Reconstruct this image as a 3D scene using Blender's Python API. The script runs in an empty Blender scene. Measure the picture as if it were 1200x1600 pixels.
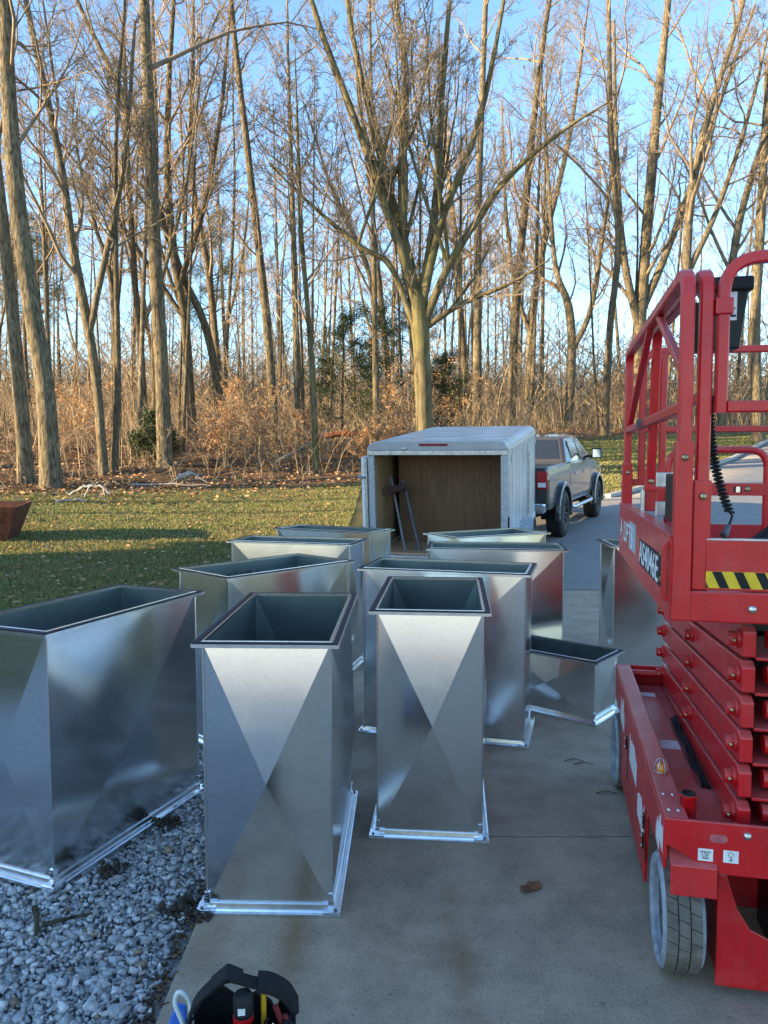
import bpy, math, random
import numpy as np
from mathutils import Matrix, Vector
random.seed(7)
RNG = np.random.default_rng(7)
R = math.radians
S = bpy.context.scene
COL = S.collection

# ------------------------------------------------------------------ camera
cam_d = bpy.data.cameras.new('camera')
cam = bpy.data.objects.new('camera', cam_d); COL.objects.link(cam)
cam_d.sensor_fit = 'VERTICAL'; cam_d.sensor_height = 24.0; cam_d.lens = 18.0
cam_d.clip_start = 0.05; cam_d.clip_end = 2000
cam.location = (0, 0, 1.75)
cam.rotation_euler = (R(90) - math.atan(85 / 1200), 0, 0)
S.camera = cam

# ------------------------------------------------------------------ sky and sun
SUN_EL = R(11.0)
SUN_DIR = Vector((-0.95, -0.31, 0)).normalized()          # towards the sun, on the ground plane
world = bpy.data.worlds.new('World'); S.world = world; world.use_nodes = True
wn = world.node_tree; wn.nodes.clear()
wo = wn.nodes.new('ShaderNodeOutputWorld'); wb = wn.nodes.new('ShaderNodeBackground')
sky = wn.nodes.new('ShaderNodeTexSky'); sky.sky_type = 'NISHITA'; sky.sun_disc = False
sky.sun_elevation = SUN_EL; sky.sun_rotation = math.atan2(SUN_DIR.x, SUN_DIR.y)
sky.air_density = 1.0; sky.dust_density = 0.15; sky.ozone_density = 3.0
wn.links.new(sky.outputs[0], wb.inputs[0]); wb.inputs[1].default_value = 0.14
wn.links.new(wb.outputs[0], wo.inputs[0])
sun_d = bpy.data.lights.new('sun', 'SUN'); sun = bpy.data.objects.new('sun', sun_d); COL.objects.link(sun)
sun_d.energy = 5.0; sun_d.angle = R(0.5); sun_d.color = (1.0, 0.74, 0.42)
sv = Vector((SUN_DIR.x * math.cos(SUN_EL), SUN_DIR.y * math.cos(SUN_EL), math.sin(SUN_EL)))
sun.rotation_euler = sv.to_track_quat('Z', 'Y').to_euler()
S.view_settings.view_transform = 'Standard'; S.view_settings.look = 'None'
S.view_settings.exposure = 2.12; S.view_settings.gamma = 1.0
S.view_settings.use_curve_mapping = False
S.cycles.max_bounces = 10; S.cycles.glossy_bounces = 8; S.cycles.use_denoising = True
try: S.cycles.denoiser = 'OPENIMAGEDENOISE'
except Exception: pass

# ------------------------------------------------------------------ materials
def nodes_of(name):
    m = bpy.data.materials.new(name); m.use_nodes = True
    nt = m.node_tree; b = nt.nodes['Principled BSDF']
    return m, nt, b
class NT:
    def __init__(s, nt): s.nt = nt
    def n(s, t, **k):
        x = s.nt.nodes.new(t)
        for a, v in k.items(): setattr(x, a, v)
        return x
    def l(s, a, b): s.nt.links.new(a, b)
    def coord(s, kind='Object', scale=(1, 1, 1)):
        c = s.n('ShaderNodeTexCoord'); m = s.n('ShaderNodeMapping'); m.inputs['Scale'].default_value = scale
        s.l(c.outputs[kind], m.inputs[0]); return m.outputs[0]
    def noise(s, vec, scale, detail=4, rough=.55, dist=0):
        x = s.n('ShaderNodeTexNoise'); x.inputs['Scale'].default_value = scale; x.inputs['Detail'].default_value = detail
        x.inputs['Roughness'].default_value = rough; x.inputs['Distortion'].default_value = dist
        if vec is not None: s.l(vec, x.inputs['Vector'])
        return x.outputs['Fac']
    def ramp(s, fac, stops, interp='LINEAR'):
        r = s.n('ShaderNodeValToRGB'); r.color_ramp.interpolation = interp
        e = r.color_ramp.elements
        while len(e) < len(stops): e.new(.5)
        for i, (p, c) in enumerate(stops):
            e[i].position = p; e[i].color = (c[0], c[1], c[2], 1) if not isinstance(c, (int, float)) else (c, c, c, 1)
        s.l(fac, r.inputs[0]); return r.outputs[0]
    def mix(s, fac, a, b, mode='MIX'):
        x = s.n('ShaderNodeMix', data_type='RGBA', blend_type=mode)
        for sock, v in ((x.inputs[0], fac), (x.inputs[6], a), (x.inputs[7], b)):
            if isinstance(v, (int, float)): sock.default_value = v
            elif isinstance(v, tuple): sock.default_value = (v[0], v[1], v[2], 1)
            else: s.l(v, sock)
        return x.outputs[2]
    def math(s, op, a, b=None, clamp=False):
        x = s.n('ShaderNodeMath', operation=op, use_clamp=clamp)
        for i, v in enumerate((a, b)):
            if v is None: continue
            if isinstance(v, (int, float)): x.inputs[i].default_value = v
            else: s.l(v, x.inputs[i])
        return x.outputs[0]
    def bump(s, b, h, strength=.3, dist=.01):
        x = s.n('ShaderNodeBump'); x.inputs['Strength'].default_value = strength; x.inputs['Distance'].default_value = dist
        s.l(h, x.inputs['Height']); s.l(x.outputs[0], b.inputs['Normal'])
def plain(name, col, rough=.5, metal=0., var=.25, scale=20., bump=0., coat=0., spec=None):
    m, nt, b = nodes_of(name); q = NT(nt); v = q.coord()
    f = q.noise(v, scale, 5)
    lo = tuple(c * (1 - var) for c in col); hi = tuple(min(1, c * (1 + var)) for c in col)
    q.l(q.ramp(f, [(.3, lo), (.7, hi)]), b.inputs['Base Color'])
    b.inputs['Roughness'].default_value = rough; b.inputs['Metallic'].default_value = metal
    if max(col) < .03: b.inputs['Specular IOR Level'].default_value = .3
    if coat: b.inputs['Coat Weight'].default_value = coat; b.inputs['Coat Roughness'].default_value = .08
    if bump: q.bump(b, f, bump, .004)
    return m
def island(name, stops, rough=.8, noise_scale=0, spec=.3, trans=0., patch=None):
    m, nt, b = nodes_of(name); q = NT(nt)
    g = q.n('ShaderNodeNewGeometry'); f = g.outputs['Random Per Island']
    c = q.ramp(f, stops)
    if noise_scale:
        nf = q.noise(q.coord(), noise_scale, 5)
        c = q.mix(1.0, c, q.ramp(nf, [(.3, .55), (.7, 1.0)]), 'MULTIPLY')
    if patch:
        pn = q.noise(g.outputs['Position'], .55, 5, .65)
        c = q.mix(q.ramp(pn, [(.48, 0.), (.64, .7)]), c, patch)
    q.l(c, b.inputs['Base Color']); b.inputs['Roughness'].default_value = rough
    b.inputs['Specular IOR Level'].default_value = spec
    if trans:
        out = nt.nodes['Material Output']; t = q.n('ShaderNodeBsdfTranslucent'); q.l(c, t.inputs[0])
        ms = q.n('ShaderNodeMixShader'); ms.inputs[0].default_value = trans
        q.l(b.outputs[0], ms.inputs[1]); q.l(t.outputs[0], ms.inputs[2]); q.l(ms.outputs[0], out.inputs['Surface'])
    return m
M = {}
def galv():
    m, nt, b = nodes_of('galvanised_steel'); q = NT(nt); v = q.coord()
    vo = q.n('ShaderNodeTexVoronoi'); vo.inputs['Scale'].default_value = 70; q.l(v, vo.inputs['Vector'])
    f = q.noise(v, 5, 6, .6)
    streak = q.noise(q.coord(scale=(2.5, 2.5, 90)), 2.0, 3)
    c = q.mix(f, (.66, .72, .75), (.74, .79, .82))
    c = q.mix(.06, c, vo.outputs['Color'])
    hs = q.n('ShaderNodeHueSaturation'); hs.inputs['Saturation'].default_value = .3; q.l(c, hs.inputs['Color'])
    q.l(hs.outputs[0], b.inputs['Base Color']); b.inputs['Metallic'].default_value = 1
    r = q.math('ADD', q.math('MULTIPLY', f, .11), q.math('MULTIPLY', streak, .07))
    q.l(q.math('ADD', r, .085), b.inputs['Roughness'])
    # slight oil-canning of the sheet
    q.bump(b, q.noise(v, 1.6, 1), .10, .02)
    return m
M['galv'] = galv()
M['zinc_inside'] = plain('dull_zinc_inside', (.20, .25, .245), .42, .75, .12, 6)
M['flange'] = plain('galvanised_flange', (.74, .76, .78), .24, 1., .12, 30)
M['gasket'] = plain('black_gasket', (.012, .013, .022), .55, 0, .3, 40)
M['ink'] = plain('black_marker_ink', (.01, .01, .012), .6)
def redpaint():
    m, nt, b = nodes_of('red_paint'); q = NT(nt); v = q.coord()
    f = q.noise(v, 3, 6); sc = q.noise(q.coord(scale=(1, 1, 1)), 38, 6, .75)
    c = q.mix(f, (.47, .004, .008), (.62, .008, .012))
    dust = q.ramp(q.noise(v, 9, 8, .7), [(.5, 0.), (.78, .2)])
    c = q.mix(dust, c, (.42, .16, .14))
    grime = q.ramp(q.noise(q.coord(scale=(5, 5, 1.2)), 2.2, 7, .7), [(.45, 0.), (.75, .42)])
    c = q.mix(grime, c, (.15, .012, .014))
    g2 = q.n('ShaderNodeNewGeometry'); sp = q.n('ShaderNodeSeparateXYZ'); q.l(g2.outputs['Normal'], sp.inputs[0])
    top = q.math('MULTIPLY', q.math('MAXIMUM', sp.outputs[2], 0.), q.ramp(q.noise(v, 6, 7, .7), [(.3, .15), (.7, .55)]))
    c = q.mix(top, c, (.46, .24, .22))
    scr = q.ramp(q.noise(q.coord(scale=(9, 9, 60)), 3.0, 5, .75), [(.69, 0.), (.71, .45)])
    c = q.mix(scr, c, (.60, .32, .32))
    chip = q.ramp(sc, [(.70, 0.), (.72, .6)])
    c = q.mix(chip, c, (.62, .50, .48))
    q.l(c, b.inputs['Base Color'])
    q.l(q.math('ADD', q.math('MULTIPLY', q.noise(v, 14, 5), .25), .22), b.inputs['Roughness'])
    b.inputs['Coat Weight'].default_value = .08; b.inputs['Coat Roughness'].default_value = .15
    q.bump(b, q.noise(v, 60, 3), .06, .003)
    return m
M['red'] = redpaint()
M['black'] = plain('black_plastic', (.006, .006, .007), .4)
M['rubber_black'] = plain('black_rubber', (.016, .016, .017), .7, bump=.2)
M['tyre_side'] = plain('grey_tyre_sidewall', (.26, .29, .33), .7, var=.35, scale=25, bump=.3)
M['tyre_tread'] = plain('dusty_tyre_tread', (.13, .115, .095), .85, var=.35, scale=18, bump=.3)
M['rim_dark'] = plain('dirty_rim', (.09, .095, .10), .6, .3, var=.5, scale=35)
M['steel'] = plain('zinc_bolt', (.62, .60, .55), .35, 1.)
M['brass'] = plain('yellow_zinc_bolt', (.45, .36, .20), .42, 1.)
M['chrome'] = plain('chrome', (.75, .76, .78), .12, 1., .05)
M['alum'] = plain('scuffed_aluminium', (.55, .56, .57), .38, 1.)
M['white'] = plain('white_paint', (.72, .74, .76), .32, var=.06, scale=6)
M['sticker'] = plain('white_sticker', (.68, .70, .70), .5, var=.12, scale=30)
M['amber'] = plain('amber_lens', (.55, .20, .02), .2, coat=.6)
M['yellow'] = plain('yellow_stripe', (.68, .46, .012), .45, var=.15)
def concrete():
    m, nt, b = nodes_of('broom_concrete'); q = NT(nt); v = q.coord('Object')
    geo = q.n('ShaderNodeNewGeometry'); pos = geo.outputs['Position']
    big = q.noise(pos, .8, 6, .6); mid = q.noise(pos, 4.5, 6, .65); fine = q.noise(pos, 130, 8, .85)
    c = q.mix(big, (.290, .212, .136), (.430, .328, .222))
    c = q.mix(q.ramp(mid, [(.38, 0.), (.66, .85)]), c, (.190, .140, .092))
    c = q.mix(q.ramp(fine, [(.47, 0.), (.62, .7)]), c, (.46, .40, .33))
    c = q.mix(q.ramp(q.noise(pos, 75, 4, .8), [(.33, .75), (.44, 0.)]), c, (.07, .055, .04))
    sep = q.n('ShaderNodeSeparateXYZ'); q.l(pos, sep.inputs[0])
    wob = q.math('MULTIPLY', q.math('SUBTRACT', q.noise(pos, 3, 3), .5), .14)
    tot = None
    for cx, wd, y0, y1, amt in ((-.335, .05, 2.1, 3.2, 1.), (.27, .05, 2.1, 3.2, .8), (-.62, .07, 2.5, 2.95, .8), (.05, .16, 2.3, 2.9, .3)):
        d = q.math('SUBTRACT', q.math('ADD', sep.outputs[0], wob), cx)
        g = q.math('POWER', 2.718, q.math('MULTIPLY', q.math('POWER', q.math('ABSOLUTE', q.math('DIVIDE', d, wd)), 2), -1))
        yc = q.math('ABSOLUTE', q.math('DIVIDE', q.math('SUBTRACT', sep.outputs[1], (y0 + y1) / 2), (y1 - y0) / 2))
        gy = q.math('SUBTRACT', 1.15, yc, True)
        t = q.math('MULTIPLY', q.math('MULTIPLY', g, gy), q.math('MULTIPLY', q.ramp(mid, [(.3, .2), (.65, 1.)]), amt))
        tot = t if tot is None else q.math('ADD', tot, t)
    c = q.mix(q.math('MINIMUM', tot, .8), c, (.20, .115, .045))
    spot = q.ramp(q.noise(pos, 8, 4, .7), [(.64, 0.), (.72, .55)])
    c = q.mix(spot, c, (.09, .085, .08))
    q.l(c, b.inputs['Base Color'])
    q.l(q.ramp(mid, [(.3, .62), (.7, .82)]), b.inputs['Roughness'])
    h = q.math('ADD', q.math('MULTIPLY', fine, .6), q.noise(q.coord(scale=(6, 160, 1)), 3, 3))
    q.bump(b, h, .18, .003)
    return m
M['concrete'] = concrete()
def roadmat():
    m, nt, b = nodes_of('worn_driveway'); q = NT(nt)
    geo = q.n('ShaderNodeNewGeometry'); pos = geo.outputs['Position']
    big = q.noise(pos, .35, 6, .6); mid = q.noise(pos, 2.5, 6, .65); fine = q.noise(pos, 55, 3)
    c = q.mix(big, (.17, .165, .155), (.28, .27, .255))
    c = q.mix(q.ramp(mid, [(.35, 0.), (.7, .5)]), c, (.13, .125, .12))
    c = q.mix(q.ramp(fine, [(.45, 0.), (.7, .4)]), c, (.34, .33, .31))
    q.l(c, b.inputs['Base Color']); b.inputs['Roughness'].default_value = .7
    q.bump(b, fine, .4, .006)
    return m
M['road'] = roadmat()
def groundmat():
    m, nt, b = nodes_of('lawn_and_leaf_litter'); q = NT(nt)
    geo = q.n('ShaderNodeNewGeometry'); pos = geo.outputs['Position']
    at = q.n('ShaderNodeAttribute', attribute_name='litter')
    big = q.noise(pos, .6, 6, .6); mid = q.noise(pos, 5, 6, .7); fine = q.noise(pos, 40, 5, .7)
    grass = q.mix(q.ramp(big, [(.35, 0.), (.65, 1.)]), (.10, .11, .034), (.22, .18, .08))
    grass = q.mix(q.ramp(mid, [(.45, 0.), (.75, .7)]), grass, (.15, .11, .055))
    grass = q.mix(q.ramp(fine, [(.4, .5), (.7, 0.)]), grass, (.035, .045, .015))
    lit = q.mix(mid, (.11, .065, .034), (.25, .155, .085))
    lit = q.mix(q.ramp(fine, [(.45, 0.), (.7, .8)]), lit, (.30, .18, .10))
    lit = q.mix(q.ramp(q.noise(pos, 90, 3), [(.35, .8), (.5, 0.)]), lit, (.03, .02, .012))
    edge = q.math('ADD', at.outputs['Fac'], q.math('MULTIPLY', q.math('SUBTRACT', mid, .5), .9), True)
    c = q.mix(q.ramp(edge, [(.4, 0.), (.6, 1.)]), grass, lit)
    q.l(c, b.inputs['Base Color']); b.inputs['Roughness'].default_value = .95
    b.inputs['Specular IOR Level'].default_value = .15
    q.bump(b, q.math('ADD', fine, mid), .8, .04)
    return m
M['ground'] = groundmat()
def bark(name, lo, hi, moss=0., scale=17.):
    m, nt, b = nodes_of(name); q = NT(nt)
    geo = q.n('ShaderNodeNewGeometry')
    mp = q.n('ShaderNodeMapping'); mp.inputs['Scale'].default_value = (1, 1, .2); q.l(geo.outputs['Position'], mp.inputs[0])
    f = q.noise(mp.outputs[0], scale, 7, .72, .4)
    c = q.ramp(f, [(.38, tuple(x * .25 for x in lo)), (.5, lo), (.66, hi)])
    big = q.noise(geo.outputs['Position'], 1.1, 4)
    if moss: c = q.mix(q.ramp(big, [(.4, 0.), (.62, moss)]), c, (.135, .125, .048))
    else: c = q.mix(q.ramp(big, [(.45, 0.), (.7, .5)]), c, tuple(x * .6 for x in lo))
    q.l(c, b.inputs['Base Color']); b.inputs['Roughness'].default_value = .9
    b.inputs['Specular IOR Level'].default_value = .2
    q.bump(b, f, 1., .07)
    return m
M['bark_grey'] = bark('grey_ridged_bark', (.150, .124, .080), (.305, .255, .168))
M['bark_brown'] = bark('brown_bark', (.120, .097, .061), (.24, .195, .128))
M['bark_moss'] = bark('mossy_smooth_bark', (.115, .095, .054), (.200, .170, .102), .6, 5.)
M['twig'] = plain('red_brown_twigs', (.19, .148, .10), .85, var=.35, scale=3)
M['twig_pale'] = plain('tan_twigs', (.31, .235, .145), .85, var=.35, scale=2)
M['beech_leaf'] = island('tan_beech_leaf', [(0, (.30, .155, .065)), (.5, (.42, .24, .115)), (1, (.50, .33, .19))], .75, trans=.3)
M['litter_leaf'] = island('fallen_oak_leaf', [(0, (.13, .065, .03)), (.45, (.27, .15, .07)), (.8, (.40, .24, .12)), (1, (.50, .36, .22))], .8)
M['green_leaf'] = island('evergreen_leaf', [(0, (.018, .035, .014)), (.6, (.04, .065, .022)), (1, (.085, .10, .035))], .55, trans=.15)
M['needle'] = island('pine_needle', [(0, (.03, .05, .018)), (.7, (.065, .085, .03)), (1, (.11, .11, .04))], .6, trans=.15)
M['grass'] = island('grass_blade', [(0, (.08, .11, .026)), (.42, (.15, .185, .05)), (.68, (.27, .26, .09)), (1, (.45, .36, .17))], .7, trans=.3, patch=(.24, .205, .085))
M['gravel'] = island('crushed_grey_stone', [(0, (.32, .315, .31)), (.3, (.46, .455, .45)), (.62, (.60, .595, .585)), (.85, (.74, .73, .72)), (.93, (.66, .65, .63)), (.97, (.42, .32, .22)), (1, (.28, .20, .13))], .75, 60)
M['crumb'] = island('soil_crumb', [(0, (.03, .02, .013)), (.6, (.08, .05, .03)), (1, (.18, .11, .06))], .95)
M['soil'] = plain('dark_soil', (.045, .032, .022), .95, var=.6, scale=60, bump=.8)
M['gravel_base'] = plain('gravel_fines', (.27, .262, .25), .95, var=.6, scale=50, bump=.8)

# ------------------------------------------------------------------ mesh helpers
def link(o, parent=None):
    COL.objects.link(o)
    if parent is not None: o.parent = parent
    return o
def props(o, label=None, cat=None, group=None, kind=None):
    if label: o['label'] = label
    if cat: o['category'] = cat
    if group: o['group'] = group
    if kind: o['kind'] = kind
    return o
def empty(name, loc, label, cat, rz=0., group=None, rx=0.):
    o = bpy.data.objects.new(name, None); o.empty_display_size = .1
    o.location = loc; o.rotation_euler = (rx, 0, rz); link(o)
    return props(o, label, cat, group)
def np_mesh(name, V, F, mat, smooth=False):
    """V (n,3), F (m,k) arrays of equal-size faces (or a list of such arrays)"""
    Fs = F if isinstance(F, list) else [F]
    me = bpy.data.meshes.new(name)
    me.vertices.add(len(V)); me.vertices.foreach_set('co', np.asarray(V, np.float32).ravel())
    tot = np.concatenate([np.full(len(f), f.shape[1], np.int32) for f in Fs])
    idx = np.concatenate([f.astype(np.int32).ravel() for f in Fs])
    st = np.concatenate([[0], np.cumsum(tot)[:-1]]).astype(np.int32)
    me.loops.add(len(idx)); me.loops.foreach_set('vertex_index', idx)
    me.polygons.add(len(tot)); me.polygons.foreach_set('loop_start', st); me.polygons.foreach_set('loop_total', tot)
    if smooth: me.polygons.foreach_set('use_smooth', np.ones(len(tot), bool))
    me.materials.append(mat); me.update(calc_edges=True)
    return me
class MB:
    def __init__(s): s.v = []; s.f = []; s.m = []; s.mats = []; s.sm = []
    def add(s, vs, fs, mi=0, smooth=False):
        o = len(s.v); s.v += [tuple(p) for p in vs]
        for f in fs: s.f.append([i + o for i in f]); s.m.append(mi); s.sm.append(smooth)
        return s
    def box(s, x0, x1, y0, y1, z0, z1, mi=0, T=None):
        vs = [(x0, y0, z0), (x1, y0, z0), (x1, y1, z0), (x0, y1, z0), (x0, y0, z1), (x1, y0, z1), (x1, y1, z1), (x0, y1, z1)]
        if T is not None: vs = [tuple(T @ Vector(p)) for p in vs]
        return s.add(vs, [(3, 2, 1, 0), (4, 5, 6, 7), (0, 1, 5, 4), (1, 2, 6, 5), (2, 3, 7, 6), (3, 0, 4, 7)], mi)
    def prism(s, poly, a0, a1, axis='x', mi=0, T=None):
        """poly of 2-D points extruded along axis; x: (y,z); y: (x,z); z: (x,y)"""
        def P(p, a):
            q = (a, p[0], p[1]) if axis == 'x' else (p[0], a, p[1]) if axis == 'y' else (p[0], p[1], a)
            return tuple(T @ Vector(q)) if T is not None else q
        n = len(poly); vs = [P(p, a0) for p in poly] + [P(p, a1) for p in poly]
        ar = sum(poly[i][0] * poly[(i + 1) % n][1] - poly[(i + 1) % n][0] * poly[i][1] for i in range(n))
        fl = (ar > 0) != (axis == 'y')
        fs = [list(range(n))[::-1], list(range(n, 2 * n))] + [[i, (i + 1) % n, n + (i + 1) % n, n + i] for i in range(n)]
        if not fl: fs = [f[::-1] for f in fs]
        return s.add(vs, fs, mi)
    def tube(s, pts, r, n=8, mi=0, caps=True, square=False, smooth=True):
        pts = [Vector(p) for p in pts]; rr = r if isinstance(r, (list, tuple)) else [r] * len(pts)
        K = len(pts); T = []
        for i in range(K):
            d = (pts[min(i + 1, K - 1)] - pts[max(i - 1, 0)]); T.append(d.normalized() if d.length > 1e-9 else Vector((0, 0, 1)))
        up = Vector((0, 0, 1)) if abs(T[0].z) < .9 else Vector((0, 1, 0))
        a = T[0].cross(up).normalized(); vs = []
        for i in range(K):
            a = (a - T[i] * a.dot(T[i])).normalized(); b = T[i].cross(a)
            if square:
                w = rr[i]; e = w * .72
                sec = [(w, e), (e, w), (-e, w), (-w, e), (-w, -e), (-e, -w), (e, -w), (w, -e)]
                # stretch at mitres
                for (c, d2) in sec: vs.append(pts[i] + a * c + b * d2)
            else:
                for k in range(n):
                    t = 2 * math.pi * k / n; vs.append(pts[i] + (a * math.cos(t) + b * math.sin(t)) * rr[i])
        m = 8 if square else n
        fs = [[i * m + k, i * m + (k + 1) % m, (i + 1) * m + (k + 1) % m, (i + 1) * m + k] for i in range(K - 1) for k in range(m)]
        o = len(s.v); s.add(vs, fs, mi, smooth and not square)
        if caps: s.add(vs[:m], [list(range(m))[::-1]], mi); s.add(vs[-m:], [list(range(m))], mi)
        return s
    def lathe(s, prof, n=24, axis='z', c=(0, 0, 0), mi=0, smooth=True, caps=True):
        """prof: list of (r, h) from bottom to top about axis through c"""
        vs = []
        for r, h in prof:
            for k in range(n):
                t = 2 * math.pi * k / n; u, w = r * math.cos(t), r * math.sin(t)
                p = (u, w, h) if axis == 'z' else (h, u, w) if axis == 'x' else (w, h, u)
                vs.append((p[0] + c[0], p[1] + c[1], p[2] + c[2]))
        fs = [[i * n + k, i * n + (k + 1) % n, (i + 1) * n + (k + 1) % n, (i + 1) * n + k] for i in range(len(prof) - 1) for k in range(n)]
        s.add(vs, fs, mi, smooth)
        if caps and prof[0][0] > 1e-4: s.add(vs[:n], [list(range(n))[::-1]], mi)
        if caps and prof[-1][0] > 1e-4: s.add(vs[-n:], [list(range(n))], mi)
        return s
    def mesh(s, name, mats):
        me = bpy.data.meshes.new(name); me.from_pydata(s.v, [], s.f)
        for m in (mats if isinstance(mats, (list, tuple)) else [mats]): me.materials.append(m)
        me.polygons.foreach_set('material_index', s.m); me.polygons.foreach_set('use_smooth', s.sm); me.update()
        return me
    def build(s, name, mats, parent=None, bevel=0., seg=2, loc=None, rot=None):
        o = bpy.data.objects.new(name, s.mesh(name, mats)); link(o, parent)
        if loc is not None: o.location = loc
        if rot is not None: o.rotation_euler = rot
        if bevel:
            b = o.modifiers.new('bevel', 'BEVEL'); b.width = bevel; b.segments = seg; b.limit_method = 'ANGLE'; b.angle_limit = R(35)
        return o
def arc(c, r, a0, a1, n, plane):
    out = []
    for i in range(n + 1):
        t = a0 + (a1 - a0) * i / n; u, w = r * math.cos(t), r * math.sin(t)
        out.append((c[0], c[1] + u, c[2] + w) if plane == 'yz' else (c[0] + u, c[1], c[2] + w) if plane == 'xz' else (c[0] + u, c[1] + w, c[2]))
    return out
def rounded(pts, r, n=5):
    """polyline with rounded corners"""
    P = [Vector(p) for p in pts]; out = [P[0]]
    for i in range(1, len(P) - 1):
        a, b, c = P[i - 1], P[i], P[i + 1]
        d0 = (a - b); d1 = (c - b); rr = min(r, d0.length * .49, d1.length * .49)
        p0 = b + d0.normalized() * rr; p1 = b + d1.normalized() * rr
        for k in range(n + 1):
            t = k / n; out.append(p0 * (1 - t) ** 2 + b * 2 * t * (1 - t) + p1 * t * t)
    out.append(P[-1]); return out
def copy_tree(o, parent=None):
    c = o.copy(); COL.objects.link(c)
    if parent is not None: c.parent = parent
    for ch in list(o.children): copy_tree(ch, c)
    return c
def text_mesh(name, body, size, mat, parent, loc, rot, depth=.0008, sx=1., bold=0., align='LEFT'):
    cu = bpy.data.curves.new(name, 'FONT'); cu.body = body; cu.size = size; cu.extrude = depth; cu.offset = bold; cu.align_x = align
    to = bpy.data.objects.new(name, cu); COL.objects.link(to)
    bpy.context.view_layer.update()
    me = bpy.data.meshes.new_from_object(to.evaluated_get(bpy.context.evaluated_depsgraph_get()))
    bpy.data.objects.remove(to); me.materials.clear(); me.materials.append(mat)
    o = bpy.data.objects.new(name, me); link(o, parent); o.location = loc; o.rotation_euler = rot; o.scale = (sx, 1, 1)
    return o

# ------------------------------------------------------------------ terrain
HB = np.array([(0, 0), (10, 0), (12, .08), (14.5, .24), (17.8, .37), (20, .48), (25, .80), (32, 1.55), (40, 2.6), (50, 3.6), (70, 5.0), (130, 7), (400, 9)])
def hgt(x, y):
    b = np.interp(y, HB[:, 0], HB[:, 1]); t = np.clip((y - 8) / 8, 0, 1); t = t * t * (3 - 2 * t)
    return b + .035 * np.minimum(np.maximum(0, -x - 3), 25) * t * np.clip(1 - (y - 40) / 60, 0, 1)
L_EDGE = np.array([(-.71, 10.07), (-.66, 13), (.4, 16), (2.6, 19), (6.5, 22), (8, 24), (11, 28), (15, 33), (20, 40), (27, 50)])
R_EDGE = np.array([(6, 10.07), (8, 13), (12, 16), (17, 19), (22, 22), (25, 24), (30, 28), (36, 33), (44, 40), (54, 50)])
def on_drive(x, y, m=0.):
    near = (x > -.71 + m) & (x < 6 - m) & (y < 10.07)
    lx = np.interp(y, L_EDGE[:, 1], L_EDGE[:, 0]); rx = np.interp(y, R_EDGE[:, 1], R_EDGE[:, 0])
    return near | ((y >= 10.07) & (y < 50) & (x > lx + m) & (x < rx - m))
FX = np.array([-60, -14, -10, -6, -2.5, 1, 5, 9, 13, 20, 60.]); FY = np.array([15, 19.5, 21.3, 23.2, 25.5, 27.5, 31, 39, 43, 47, 52.])
def forest(x, y): return y - np.interp(x, FX, FY)       # > 0 inside the wood
def make_ground():
    xs = np.concatenate([np.linspace(-300, -45, 12), np.arange(-40, 45, .5), np.linspace(50, 300, 12)])
    ys = np.concatenate([np.linspace(-120, -12, 10), np.arange(-10, 60, .5), np.linspace(62, 420, 24)])
    X, Y = np.meshgrid(xs, ys); Z = hgt(X, Y)
    fo = forest(X, Y); rough = np.clip(fo / 3, 0, 1)
    Z = Z + rough * (.12 * np.sin(X * 1.3 + Y * .7) * np.sin(Y * 1.1 - X * .4) + .05 * np.sin(X * 3.1) * np.sin(Y * 2.7))
    Z = np.where(on_drive(X, Y, .0), Z - .11, Z - .015)
    Z = np.where((X < -.7) & (X > -5) & (Y < 5.6) & (Y > -6), Z - .08, Z)
    n, m = X.shape; V = np.stack([X, Y, Z], -1).reshape(-1, 3)
    i = (np.arange(n - 1)[:, None] * m + np.arange(m - 1)).ravel(); F = np.stack([i, i + 1, i + m + 1, i + m], 1)
    me = np_mesh('ground', V, F, M['ground'], True)
    a = me.attributes.new('litter', 'FLOAT', 'POINT'); a.data.foreach_set('value', np.clip(.5 + fo.ravel() / 2.4, 0, 1).astype(np.float32))
    o = link(bpy.data.objects.new('ground', me)); props(o, kind='structure')
make_ground()
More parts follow.
